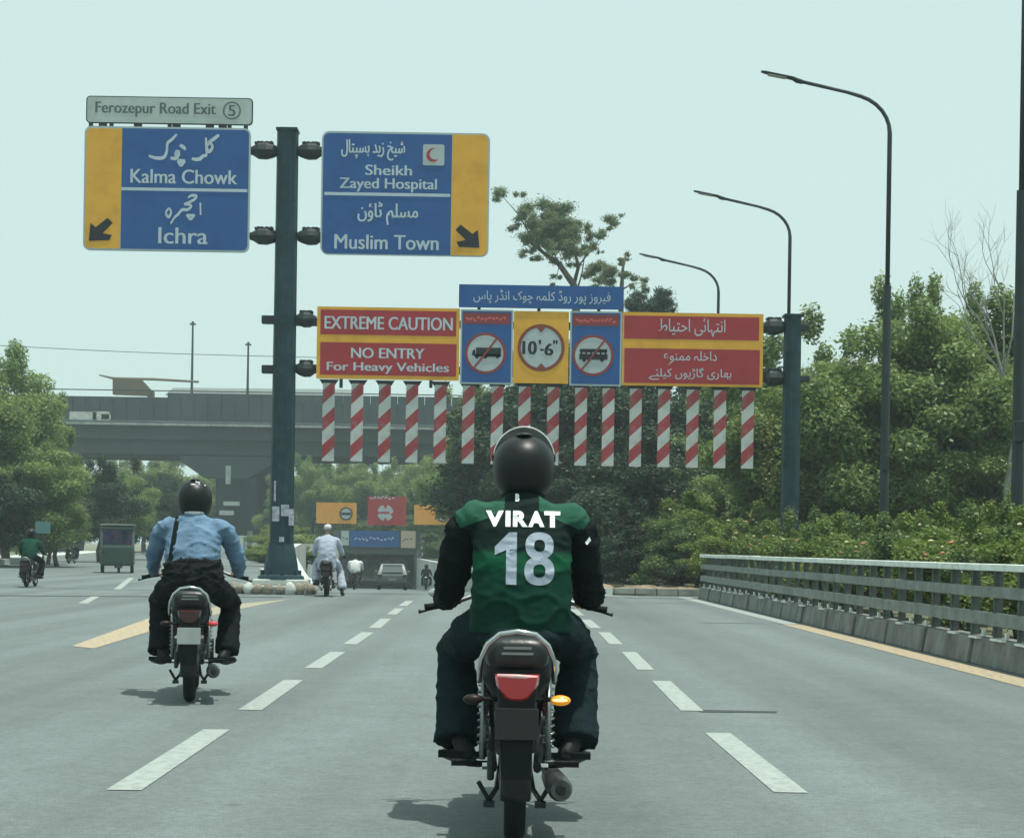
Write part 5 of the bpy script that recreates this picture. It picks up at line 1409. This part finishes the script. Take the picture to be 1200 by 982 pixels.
def rider(loc, label, cfg, heading=0.0):
    """A seated rider in the motorcycle's own frame (origin under the rear wheel)."""
    t = thing('person', loc, label, 'person', 'riders on motorcycles', rz=heading)
    vx = cfg.get('voxel', .012)
    cx = cfg.get('cx', 0.0); tw = cfg.get('torso_w', 1.0); hx = cfg.get('head_x', cx)
    EL = {-1: cfg.get('elbow_l', (-.300, .60, 1.035)), 1: cfg.get('elbow_r', (.325, .60, 1.035))}
    SH = {s_: (cx+s_*.205*tw, .45, 1.335) for s_ in (-1, 1)}
    HD = {-1: (-.335, .955, .945), 1: (.345, .955, .945)}
    leg = cfg.get('legs')
    HIP = {s_: (cx+s_*.10, .38, .87) for s_ in (-1, 1)}
    KN = {-1: (-.275, .83, .73), 1: (.290, .83, .73)}
    AN = {-1: (-.245, .60, .335), 1: (.262, .60, .335)}
    FT = {-1: ((-.205, .53, .285), (-.245, .62, .27), (-.300, .74, .265)), 1: ((.225, .53, .285), (.26, .62, .27), (.305, .74, .265))}
    if leg:
        for s_, (k_, a_, f_) in leg.items(): KN[s_], AN[s_], FT[s_] = k_, a_, f_
    # body: one continuous skin with head, neck, arms, fingered hands, legs and feet
    m = MB()
    hc = Vector((hx, .525, 1.585))
    m.ball(tuple(hc+Vector((0, .005, .03))), (.073, .090, .088), 20, 14)
    m.ball(tuple(hc+Vector((0, .035, -.045))), (.056, .062, .068), 16, 12)
    m.ball(tuple(hc+Vector((0, .10, -.015))), (.013, .020, .024), 10, 8)
    m.ball(tuple(hc+Vector((0, .088, -.052))), (.024, .014, .008), 10, 8)
    for s_ in (-1, 1): m.ball(tuple(hc+Vector((s_*.076, .0, -.008))), (.010, .020, .030), 8, 8)
    m.tube([tuple(hc+Vector((0, -.005, -.05))), (hx*.5+cx*.5, .50, 1.46), (cx, .47, 1.38)], [.052, .054, .07], 14)
    m.loft([(.82, cx, .37, .13, .10), (.95, cx, .36, .125, .085), (1.1, cx, .375, .135, .085), (1.25, cx, .42, .16, .09), (1.36, cx, .45, .15, .075), (1.42, cx, .47, .06, .06)], 20)
    for s_ in (-1, 1):
        W_ = Vector(HD[s_]); E = Vector(EL[s_]); S = Vector(SH[s_])
        wr = W_ + (E-W_).normalized()*.075
        m.tube([tuple(S), tuple(S.lerp(E, .5)), tuple(E), tuple(E.lerp(wr, .35)), tuple(wr)], [.052, .047, .040, .040, .027], 12)
        # palm over the grip, four fingers of different length curled round it, thumb beneath
        gx = Vector((s_*.115, -.025, -.024)).normalized()
        back = (E-W_).normalized()
        pc = W_ + Vector((0, .015, .020))
        m.tube([tuple(wr), tuple(pc+back*.045), tuple(pc-back*.008)], [(.026, .022), (.038, .018), (.042, .017)], 12, flat=(1, 0, 0))
        for k_, (off, ln_) in enumerate(((-.036, .9), (-.012, 1.0), (.012, .96), (.035, .82))):
            c0 = Vector((W_.x+s_*off, W_.y+.018-s_*0, W_.z+.020-abs(off)*.1))
            r_ = .0092-.0008*(k_ == 3)
            m.tube([tuple(c0+Vector((0, -.012, .008))), tuple(c0+Vector((0, .026*ln_, .004))), tuple(c0+Vector((0, .040*ln_, -.020))), tuple(c0+Vector((0, .028, -.040*ln_))), tuple(c0+Vector((0, .006, -.046*ln_)))], [r_, r_, r_*.95, r_*.9, r_*.75], 8)
        th = Vector((W_.x-s_*.038, W_.y-.012, W_.z+.004))
        m.tube([tuple(th), tuple(th+Vector((-s_*.018, .012, -.014))), tuple(th+Vector((-s_*.014, .034, -.026)))], [.012, .011, .008], 8)
        K, A_, Hp = Vector(KN[s_]), Vector(AN[s_]), Vector(HIP[s_])
        m.tube([tuple(Hp), tuple(Hp.lerp(K, .5)), tuple(K), tuple(K.lerp(A_, .35)), tuple(A_)], [.085, .072, .052, .052, .034], 14)
        f = [Vector(q) for q in FT[s_]]
        m.tube([tuple(A_), tuple(f[0]+Vector((0, .02, .01)))], [.034, .034], 10)
        m.tube([tuple(q) for q in f], [(.030, .026), (.040, .024), (.036, .015)], 12, flat=(1, 0, 0))
    body = blend(m, 'body', SKIN, t, cfg.get('body_voxel', vx), 3)
    for s_ in (-1, 1):
        quick('eye', mat('eye_white', (.7, .7, .68), .2), body, lambda m: m.ball(tuple(hc+Vector((s_*.030, .088, .012))), (.012, .008, .008), 10, 8), smooth=True)
    # clothes
    m = MB()
    z0 = cfg.get('hem', .84)
    rx = .205*tw
    top = [(z0, cx, .36, rx*1.08, .155), (.93, cx, .355, rx*1.08, .145), (1.03, cx, .36, rx*1.06, .135), (1.15, cx, .385, rx*1.06, .13), (1.25, cx, .42, rx*1.07, .125), (1.33, cx, .45, rx*1.02, .112), (1.385, cx, .465, rx*.74, .095), (1.43, cx, .48, rx*.36, .075), (1.45, cx, .487, rx*.31, .066)]
    if cfg.get('waist'):
        top = [(z_, a, b, c*(cfg['waist'] if z_ < 1.1 else 1), d*.95 if z_ < 1.1 else d) for z_, a, b, c, d in top]
    m.loft(top, 28, pw=2.3)
    slm = cfg.get('sleeve')
    def sleeve(mm, s_, k=1.0, a0=0.0):
        S, E, Wd = Vector(SH[s_]), Vector(EL[s_]), Vector(HD[s_])
        wr = Wd + (E-Wd).normalized()*cfg.get('cuff', .05)
        mid = S.lerp(E, .5)+Vector((s_*.015, -.01, 0))
        sr_ = cfg.get('sleeve_r', 1.0)*k
        mm.tube([tuple(S+Vector((-s_*.03, 0, .005))), tuple(S.lerp(mid, .5)+Vector((s_*.012, 0, .01))), tuple(mid), tuple(E+Vector((0, -.01, -.005))), tuple(E.lerp(wr, .4)+Vector((0, 0, -.012))), tuple(wr)],
                [.072*sr_, .080*sr_, .077*sr_, .072*sr_, .062*sr_, .046*sr_], 16)
    if slm is None:
        for s_ in (-1, 1): sleeve(m, s_)
        m.ball((SH[-1][0]+.02, .45, 1.315), (.085, .09, .085), 14, 10); m.ball((SH[1][0]-.02, .45, 1.315), (.085, .09, .085), 14, 10)
    else:
        for s_ in (-1, 1):
            S, E = Vector(SH[s_]), Vector(EL[s_])
            m.tube([tuple(S+Vector((-s_*.06, 0, -.01))), tuple(S+Vector((0, 0, -.006))), tuple(S.lerp(E, .14)+Vector((s_*.008, 0, .0)))], [.072, .085, .089], 16)
    shirt = blend(m, cfg.get('top_name', 'shirt'), cfg['top'], t, vx, 8, cfg.get('wr', .014), .13, 1)
    if slm is not None:
        for s_ in (-1, 1):
            m2 = MB(); sleeve(m2, s_)
            blend(m2, 'sleeve', slm, t, vx, 8, .016, .12, 3+s_)
    # trousers
    m = MB()
    fl = cfg.get('flare', 1.0)
    m.loft([(.775, cx, .36, .165, .16), (.82, cx, .36, .195, .18), (.88, cx, .365, .185, .135), (.96, cx, .37, .16, .11)], 24, pw=2.3)
    for s_ in (-1, 1):
        K, A_, Hp = Vector(KN[s_]), Vector(AN[s_]), Vector(HIP[s_])
        m.tube([tuple(Hp), tuple(Hp.lerp(K, .35)+Vector((s_*.035, 0, .0))), tuple(Hp.lerp(K, .7)+Vector((s_*.015, 0, 0))), tuple(K+Vector((0, -.01, 0))), tuple(K.lerp(A_, .35)), tuple(K.lerp(A_, .7)), tuple(A_+Vector((s_*.005, 0, .0)))],
               [.115, .108, .098, .090, .094*fl, .104*fl, .114*fl], 18)
    blend(m, 'trousers', cfg['bottom'], t, vx, 8, .011, .16, 9)
    # shoes
    for s_ in (-1, 1):
        f = [Vector(q) for q in FT[s_]]
        m2 = MB()
        m2.tube([tuple(f[0]+Vector((0, -.035, .02))), tuple(f[0]+Vector((0, 0, .005))), tuple(f[1]), tuple(f[2]), tuple(f[2]+(f[2]-f[1]).normalized()*.03)], [(.030, .034), (.040, .040), (.049, .036), (.047, .026), (.026, .016)], 14, flat=(1, 0, 0))
        m2.tube([tuple(f[0]+Vector((0, -.01, 0))), tuple(Vector(AN[s_])+Vector((0, -.02, .02)))], [.042, .042], 12)
        sh = blend(m2, 'shoe', cfg.get('shoes', PLAS), t, min(vx, .010), 3)
    # headgear
    hz = cfg.get('helmet_z', 1.574); hy = .535; hxx = hx
    if cfg.get('helmet') is not None:
        HM = cfg['helmet']
        m = MB(); n, k = 40, 26; rx_, ry_, rz_ = .136, .156, .124 if cfg.get('visor') else .136
        vs, fs = [], []
        for i in range(k+1):
            ph = -PI/2*.80 + (PI/2+PI/2*.80)*i/k
            for j in range(n):
                a = 2*PI*j/n
                c_ = math.cos(ph) if ph > 0 else math.cos(ph)**.42
                flare_ = 1.0
                vs.append((hxx+rx_*c_*math.cos(a)*flare_, hy+ry_*c_*math.sin(a)*flare_, hz+rz_*math.sin(ph)*(1.0 if ph > 0 else 1.20)))
        for i in range(k):
            ph = -PI/2*.80 + (PI/2+PI/2*.80)*(i+.5)/k
            for j in range(n):
                a = (2*PI*(j+.5)/n) % (2*PI)
                if abs(a-PI/2) < R(62) and -.42 < ph < .52: continue       # the face opening
                fs.append((i*n+j, i*n+(j+1) % n, (i+1)*n+(j+1) % n, (i+1)*n+j))
        m.add(vs, fs)
        o = m.build('helmet', HM, t, smooth=True)
        s_ = o.modifiers.new('s', 'SOLIDIFY'); s_.thickness = .022; s_.offset = -1
        quick('helmet_rim', RUB, o, lambda m: m.tube([(hxx+.089*math.cos(a), hy+.103*math.sin(a), hz-.148) for a in [2*PI*j/24 for j in range(25)]], .011, 8), smooth=True)
        quick('helmet_vent', BLKP, o, lambda m: m.ball((hxx, hy-.02, hz+rz_-.004), (.04, .07, .012), 12, 8), smooth=True)
        if cfg.get('visor'):   # flipped-up pale visor standing over the crown
            m = MB(); vs, fs = [], []; n = 24
            for i in range(7):          # a curved band hinged at the sides, lifted over the brow
                tilt = R(12+76*i/6)
                for j in range(n+1):
                    a = R(4+172*j/n)
                    rr_ = 1.0
                    vs.append((hxx+.1375*math.cos(a), hy+.172*math.sin(a)*math.cos(tilt)+.01, hz+.018+.146*math.sin(a)*math.sin(tilt)))
            fs = [(i*(n+1)+j, i*(n+1)+j+1, (i+1)*(n+1)+j+1, (i+1)*(n+1)+j) for i in range(6) for j in range(n)]
            m.add(vs, fs)
            o2 = m.build('visor', cfg['visor'], o, smooth=True); s_ = o2.modifiers.new('s', 'SOLIDIFY'); s_.thickness = .005
            for sx in (-1, 1): quick('visor_pivot', BLKP, o, lambda m: m.lathe([(-.006, .022), (.006, .018)], (hxx+sx*.134, hy+.02, hz+.025), 'X', 14))
        if cfg.get('glints'):  # highlights on the shell, put in as small white raised patches
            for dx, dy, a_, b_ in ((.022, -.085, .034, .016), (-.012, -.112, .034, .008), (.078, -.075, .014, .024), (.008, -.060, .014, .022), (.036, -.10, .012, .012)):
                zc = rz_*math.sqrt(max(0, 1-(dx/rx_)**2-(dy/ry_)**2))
                quick('helmet_glint', mat('glint_white', (.7, .74, .72), .25), o, lambda m: m.ball((hxx+dx, hy+dy, hz+zc-.002), (a_*.6, b_, .008), 10, 6), smooth=True)
    elif cfg.get('cap') is not None:
        o = quick('cap', cfg['cap'], t, lambda m: m.loft([(hz-.01, hxx, hy-.008, .088, .108), (hz+.045, hxx, hy-.01, .090, .108), (hz+.085, hxx, hy-.01, .078, .092), (hz+.10, hxx, hy-.01, .05, .06)], 20), smooth=True)
    else:
        o = quick('hair', HAIRM, t, lambda m: m.ball((hxx, hy-.012, hz+.030), (.084, .098, .090), 18, 12), smooth=True)
    return t, shirt

def print_on_back(name, texts, m_, parent, target, y_from=-1.0, off=.004, ang=0.0):
    """Flat print on a garment's back: the letters are cut fine and laid on the cloth."""
    tm = target.data
    bvh = BVHTree.FromPolygons([v.co[:] for v in tm.vertices], [tuple(p.vertices) for p in tm.polygons])
    bm = bmesh.new()
    for body, cx, cz, w_, h_, o_ in texts:
        vs, fs = text_shape(body, o_)
        xs = [v[0] for v in vs]; zs = [v[1] for v in vs]
        x0, x1, z0, z1 = min(xs), max(xs), min(zs), max(zs)
        bv = [bm.verts.new(((cx+(v[0]-(x0+x1)/2)*w_/(x1-x0)), 0, cz+(v[1]-(z0+z1)/2)*h_/(z1-z0))) for v in vs]
        for f in fs:
            try: bm.faces.new([bv[i] for i in f])
            except ValueError: pass
    for ax, rng in ((0, np.arange(-.3, .3, .016)), (2, np.arange(.7, 1.6, .016))):
        for q in rng:
            co = [0, 0, 0]; no = [0, 0, 0]; co[ax] = q; no[ax] = 1
            bmesh.ops.bisect_plane(bm, geom=bm.verts[:]+bm.edges[:]+bm.faces[:], plane_co=co, plane_no=no)
    for v in bm.verts:
        hit = bvh.ray_cast(Vector((v.co.x, y_from, v.co.z)), Vector((0, 1, 0)))
        v.co.y = (hit[0].y if hit[0] is not None else .25) - off
    me = bpy.data.meshes.new(name); bm.to_mesh(me); bm.free(); me.materials.append(m_)
    o = bpy.data.objects.new(name, me); COL.objects.link(o); o.parent = parent
    return o

# ---- near rider
x_, y_ = G(603, 985)
y_ = 7.0; x_ = (603-590.5)*7.0/2000+.0165
NEAR = (x_, y_, 0)
bike(NEAR, 'near dark motorcycle with red tail lamp and its right indicator lit', mirrors=(-1,))
BLKC = cloth('black_cloth', (.007, .012, .013)); NAVY = cloth('navy_cloth', (.009, .020, .024))
HELM = mat('helmet_black', (.007, .010, .011), .42, spec=.3, var=.2, vscale=12)
VIS = mat('visor_grey', (.62, .66, .65), .3, var=.15, vscale=20)
JER = jersey_mat()
near, jer = rider(NEAR, 'rider in green jersey printed VIRAT 18 with black helmet and sleeves', dict(top=JER, top_name='jersey', sleeve=BLKC, bottom=NAVY, helmet=HELM, visor=VIS, cx=.018, head_x=.022, voxel=.011, body_voxel=.006,
      flare=1.0, sleeve_r=1.07, torso_w=1.0, elbow_l=(-.300, .60, 1.02), elbow_r=(.32, .60, 1.02), hem=.83, wr=.010))
# name in heavy block letters, number drawn like the shirt's
for ch, l_, r__ in (('V', -171, -88), ('I', -80, -57), ('R', -46, 22), ('A', 24, 98), ('T', 98, 172)):
    w_ = (r__-l_)*.00094
    print_on_back('name_letter', [(ch, .020+(l_+r__)/2*.00094, 1.325, w_, .070, .055)], mat('print_white', (.78, .84, .84), .6), jer, jer)
_tc[('one', 0)] = ([(0, .72), (.32, 1.0), (.50, 1.0), (.50, 0), (.26, 0), (.26, .66), (.0, .56)], [(0, 1, 2, 3, 4, 5, 6)])
def eight():
    vs, fs = [], []
    for cx_, cz_, ro, rz_, ri, riz in ((.26, .745, .245, .255, .095, .115), (.26, .27, .26, .27, .105, .125)):
        b = len(vs); n = 32
        for r_, q_ in ((ro, rz_), (ri, riz)):
            for j in range(n):
                a = 2*PI*j/n; c_, s_ = math.cos(a), math.sin(a)
                vs.append((cx_+r_*math.copysign(abs(c_)**.85, c_), cz_+q_*math.copysign(abs(s_)**.85, s_)))
        fs += [(b+j, b+(j+1) % n, b+n+(j+1) % n, b+n+j) for j in range(n)]
    return vs, fs
_tc[('eight', 0)] = eight()
GP = mat('print_grey', (.24, .30, .37), .6)
print_on_back('number_print', [('one', -.052, 1.155, .094, .222, 0)], GP, jer, jer)
print_on_back('number_print', [('eight', .092, 1.155, .128, .226, 0)], GP, jer, jer)
print_on_back('collar_print', [('B', -.005, 1.418, .018, .034, .06)], mat('print_white', (.78, .84, .84), .6), jer, jer)

_tc[('patch', 0)] = ([(0, .3), (.3, 0), (1, .55), (.75, 1)], [(0, 1, 2, 3)])
slv = [o_ for o_ in kids(near) if o_.name.startswith('sleeve') and sum(v.co.x for v in o_.data.vertices) > 0][0]
print_on_back('sleeve_patch', [('patch', .305, 1.235, .026, .036, 0)], MATS['print_white'], slv, slv, off=.008)
# ---- rider in the blue shirt
x2, y2 = G(222, 822)
N2 = (x2, y2, 0)
bike(N2, 'dark motorcycle with pale number plate under the blue shirted rider', heading=R(8.5), lit=False, plate=PLATEW, lamp_m=TAILD, side_m=TAILR)
BLUC = cloth('blue_shirt', (.125, .205, .30), var=.25); BLKT = cloth('black_trousers', (.008, .011, .013))
r2, sh2 = rider(N2, 'rider in light blue shirt and black trousers with a shoulder strap', dict(top=BLUC, bottom=BLKT, helmet=HELM, glints=True, helmet_z=1.560, cx=-.005, head_x=.0, voxel=.014, body_voxel=.007, sleeve_r=.98, torso_w=1.0, flare=.92,
      elbow_l=(-.315, .66, 1.09), elbow_r=(.345, .66, 1.07), hem=.99, wr=.014, cuff=.02), R(8.5))
m = MB(); m.loft([(.80, 0, .355, .235, .185), (.86, 0, .34, .25, .19), (.95, 0, .335, .24, .18), (1.03, 0, .345, .225, .165), (1.075, 0, .35, .21, .15)], 24, pw=2.4)
blend(m, 'tied_jacket', cloth('tied_jacket', (.011, .014, .015)), r2, .014, 6, .03, .10, 4)
def strap(m):
    tm = sh2.data
    bvh = BVHTree.FromPolygons([v.co[:] for v in tm.vertices], [tuple(p.vertices) for p in tm.polygons])
    pts = []
    for k in range(9):
        z = 1.40-.42*k/8; x = -.125-.055*k/8
        h_ = bvh.ray_cast(Vector((x, -1, z)), Vector((0, 1, 0)))
        pts.append((x, (h_[0].y if h_[0] is not None else .3)-.006, z))
    m.tube(pts, [(.019, .005)]*9, 8, flat=(1, 0, 0))
quick('shoulder_strap', BLKC, r2, strap)
quick('collar', cloth('white_collar', (.55, .60, .62)), r2, lambda m: m.tube([(.0+.075*math.cos(a), .485+.072*math.sin(a), 1.445+.012*math.sin(a)) for a in [2*PI*j/16 for j in range(17)]], .017, 8), smooth=True)

# ---- rider in white, one foot down
WHC = cloth('white_cloth', (.36, .41, .50), var=.06)
x3, y3 = G(382, 699)
N3 = (x3, y3, 0)
bike(N3, 'small dark motorcycle waiting by the island under the rider in white', heading=R(4), lit=False, tank=BLKP, lamp_m=TAILD)
rider(N3, 'rider in pale shalwar kameez and cap with one foot on the road', dict(top=WHC, bottom=WHC, cap=mat('cap_white', (.5, .54, .56), .8), voxel=.03, body_voxel=.018, hem=.62, flare=1.1,
      legs={1: ((.30, .62, .60), (.36, .42, .16), ((.36, .36, .06), (.37, .45, .045), (.38, .56, .04)))}), R(4))
# ---- green rider at the far left
GRC = cloth('green_top', (.009, .055, .036))
x4, y4 = G(31, 688)
bike((x4, y4, 0), 'motorcycle of the green clad rider at the far left', heading=R(4), lit=False, tank=BLKP, lamp_m=TAILD)
rider((x4, y4, 0), 'rider in dark green top leaning at the far left', dict(top=GRC, bottom=BLKT, helmet=HELM, voxel=.03, body_voxel=.018), R(4))
for o_ in bpy.data.objects:
    if o_.parent is None and abs(o_.location.x-x4) < .01 and abs(o_.location.y-y4) < .01: o_.scale = (.88, .88, .88)
# ---- distant riders
x5, y5 = P(54, 650, 90)[0]+1.2, 90
bike((x5, y5, 0), 'distant motorcycle behind the green clad rider', lit=False, tank=BLKP, lamp_m=TAILD)
rider((x5, y5, 0), 'distant rider in dark clothes behind the green clad rider', dict(top=cloth('grey_top', (.05, .07, .06)), bottom=BLKT, voxel=.035, body_voxel=.02, helmet=mat('helmet_pale', (.4, .42, .36), .4)))
y6 = 82; x6 = P(415, 680, y6)[0]
bike((x6, y6, ramp_z(y6)), 'motorcycle going down the ramp left of the car', lit=False, lamp_m=TAILD)
rider((x6, y6, ramp_z(y6)), 'rider in white shirt going down the ramp left of the car', dict(top=cloth('white_shirt', (.6, .64, .64)), bottom=cloth('grey_trousers', (.09, .09, .08)), voxel=.035, body_voxel=.02, torso_w=1.25, sleeve_r=1.2))
y7 = 112; x7 = P(499, 680, y7)[0]
bike((x7, y7, ramp_z(y7)), 'motorcycle far down the ramp right of the car', lit=False, lamp_m=TAILD)
rider((x7, y7, ramp_z(y7)), 'rider in black far down the ramp right of the car', dict(top=BLKT, bottom=BLKT, helmet=HELM, voxel=.035, body_voxel=.02))

# ============================================================ CAR IN THE UNDERPASS
def make_car(loc, label, col, heading):
    t = thing('car', loc, label, 'car', rz=heading)
    CP = mat('car_paint', col, .3, coat=.7)
    GL = mat('car_glass', (.05, .07, .07), .08, coat=.5)
    prof = [(-1.85, .35), (-1.90, .55), (-1.88, .86), (-1.72, .95), (-1.35, 1.38), (-1.05, 1.45), (.1, 1.46), (.55, 1.38), (1.05, 1.0), (1.75, .88), (1.92, .70), (1.94, .40), (1.8, .28), (-1.75, .28)]
    def body(m):
        n = len(prof); W_ = []
        for (y, z) in prof: W_.append(.80 if z < .98 else .80-(z-.98)*.36)
        vs = [(-w_+.03, y, z) for (y, z), w_ in zip(prof, W_)]+[(w_-.03, y, z) for (y, z), w_ in zip(prof, W_)]
        vs += [(-w_, y*.985, .28+(z-.28)*.975+.01) for (y, z), w_ in zip(prof, W_)]+[(w_, y*.985, .28+(z-.28)*.975+.01) for (y, z), w_ in zip(prof, W_)]
        fs = []
        for i in range(n):
            j = (i+1) % n
            fs += [(i, j, n+j, n+i), (2*n+i, 2*n+j, j, i), (n+i, n+j, 3*n+j, 3*n+i)]
        fs += [tuple(range(2*n, 3*n)), tuple(range(4*n-1, 3*n-1, -1))]
        m.add(vs, fs)
    quick('body', CP, t, body, smooth=True, auto=25)
    quick('rear_window', GL, t, lambda m: m.add([(-.60, -1.79, 1.00), (.60, -1.79, 1.00), (.52, -1.42, 1.345), (-.52, -1.42, 1.345)], [(0, 1, 2, 3)]))
    for s_ in (-1, 1):
        quick('side_window', GL, t, lambda m: m.add([(s_*.80, -1.35, 1.0), (s_*.80, .75, 1.0), (s_*.68, .30, 1.36), (s_*.68, -1.05, 1.37)], [(0, 1, 2, 3)]))
        quick('tail_lamp', TAILD, t, lambda m: m.box((s_*.66, -1.88, .80), (.20, .06, .18)), bevel=.01)
        quick('door_mirror', CP, t, lambda m: m.ball((s_*.90, .55, 1.0), (.09, .05, .07), 10, 8), smooth=True)
        for y in (-1.2, 1.2):
            quick('wheel', RUB, t, lambda m: m.lathe([(-.09, .2), (-.09, .27), (-.06, .30), (.06, .30), (.09, .27), (.09, .2)], (s_*.72, y, .30), 'X', 20), smooth=True, auto=40)
    quick('number_plate', PLATEW, t, lambda m: m.box((0, -1.915, .62), (.42, .02, .12)))
    quick('bumper', mat('bumper', (.04, .05, .05), .5), t, lambda m: m.box((0, -1.88, .42), (1.56, .12, .18)), bevel=.03)
    quick('roof_rail', CHR2, t, lambda m: m.box((0, -1.38, 1.41), (1.05, .10, .03)))
    return t
yc = 93
make_car((P(457, 680, yc)[0], yc+1.9, ramp_z(yc+1.9)), 'grey hatchback driving down into the underpass', (.09, .11, .11), R(4))

# ============================================================ AUTO RICKSHAW
xr, yr = G(137, 671.5)
t = thing('auto_rickshaw', (xr, yr, 0), 'dark green auto rickshaw seen from behind on the left carriageway', 'auto rickshaw', rz=R(11))
RGN = mat('rickshaw_green', (.010, .042, .028), .4, var=.15, vscale=3, coat=.3); RGL = mat('rickshaw_frame', (.13, .18, .15), .5)
quick('body', RGN, t, lambda m: m.prism([(0, .28), (0, .98), (.9, 1.0), (1.5, .8), (2.4, .82), (2.55, .5), (2.3, .3)], -.62, .62, plane='YZ'), bevel=.05)
quick('frame', RGL, t, lambda m: [m.box((s_*.59, .05, 1.36), (.09, .08, .80)) for s_ in (-1, 1)] + [m.box((0, .05, 1.02), (1.26, .08, .10)), m.box((0, .05, 1.70), (1.26, .08, .10))])
quick('canopy', RGN, t, lambda m: m.prism([(.05, .98), (.0, 1.70), (.12, 1.80), (1.9, 1.76), (2.2, 1.5), (2.35, 1.35), (2.2, 1.45), (1.8, 1.68), (.25, 1.70), (.25, .98)], -.60, .60, plane='YZ'))
quick('roof', RGL, t, lambda m: m.box((0, 1.0, 1.83), (1.32, 2.2, .06)), bevel=.02)
quick('rear_poster', mat('poster_dark', (.025, .035, .075), .5, var=.8, vscale=3, dirt=(.16, .05, .06), dscale=2.5, damt=1.0), t, lambda m: m.box((0, -.005, 1.36), (1.06, .02, .56)))
quick('windscreen', mat('rick_glass', (.08, .1, .1), .1), t, lambda m: m.box((0, 2.30, 1.15), (1.0, .02, .55), rx=R(-15)))
for s_ in (-1, 1):
    quick('rear_wheel', RUB, t, lambda m: m.lathe([(-.06, .10), (-.06, .23), (-.04, .26), (.04, .26), (.06, .23), (.06, .10)], (s_*.55, .35, .26), 'X', 20), smooth=True, auto=40)
    quick('tail_lamp', TAILD, t, lambda m: m.box((s_*.52, -.02, .78), (.1, .05, .12)))
quick('front_wheel', RUB, t, lambda m: m.lathe([(-.05, .10), (-.05, .21), (-.03, .24), (.03, .24), (.05, .21), (.05, .10)], (0, 2.25, .24), 'X', 20), smooth=True, auto=40)
quick('bumper', DKMET, t, lambda m: m.box((0, -.05, .34), (1.2, .06, .06)))
quick('silencer', ENG, t, lambda m: m.tube([(-.1, .1, .26), (.2, .1, .26)], .07, 10))
quick('mud_guard', RGN, t, lambda m: [m.box((s_*.56, .1, .38), (.16, .3, .06)) for s_ in (-1, 1)])

# ============================================================ HAZE
m = MB()
m.box((0, 0, 10.7), (3200, 3200, 28.6))
hz_ = m.build('haze', [bpy.data.materials.new('haze')])
tag(hz_, kind='stuff')
hm = hz_.data.materials[0]; hm.use_nodes = True
ht = hm.node_tree; ht.nodes.clear()
ho = ht.nodes.new('ShaderNodeOutputMaterial'); pv = ht.nodes.new('ShaderNodeVolumePrincipled')
pv.inputs['Color'].default_value = (.80, .95, 1.0, 1); pv.inputs['Density'].default_value = 0.0007
pv.inputs['Anisotropy'].default_value = 0.2
ht.links.new(pv.outputs[0], ho.inputs['Volume'])
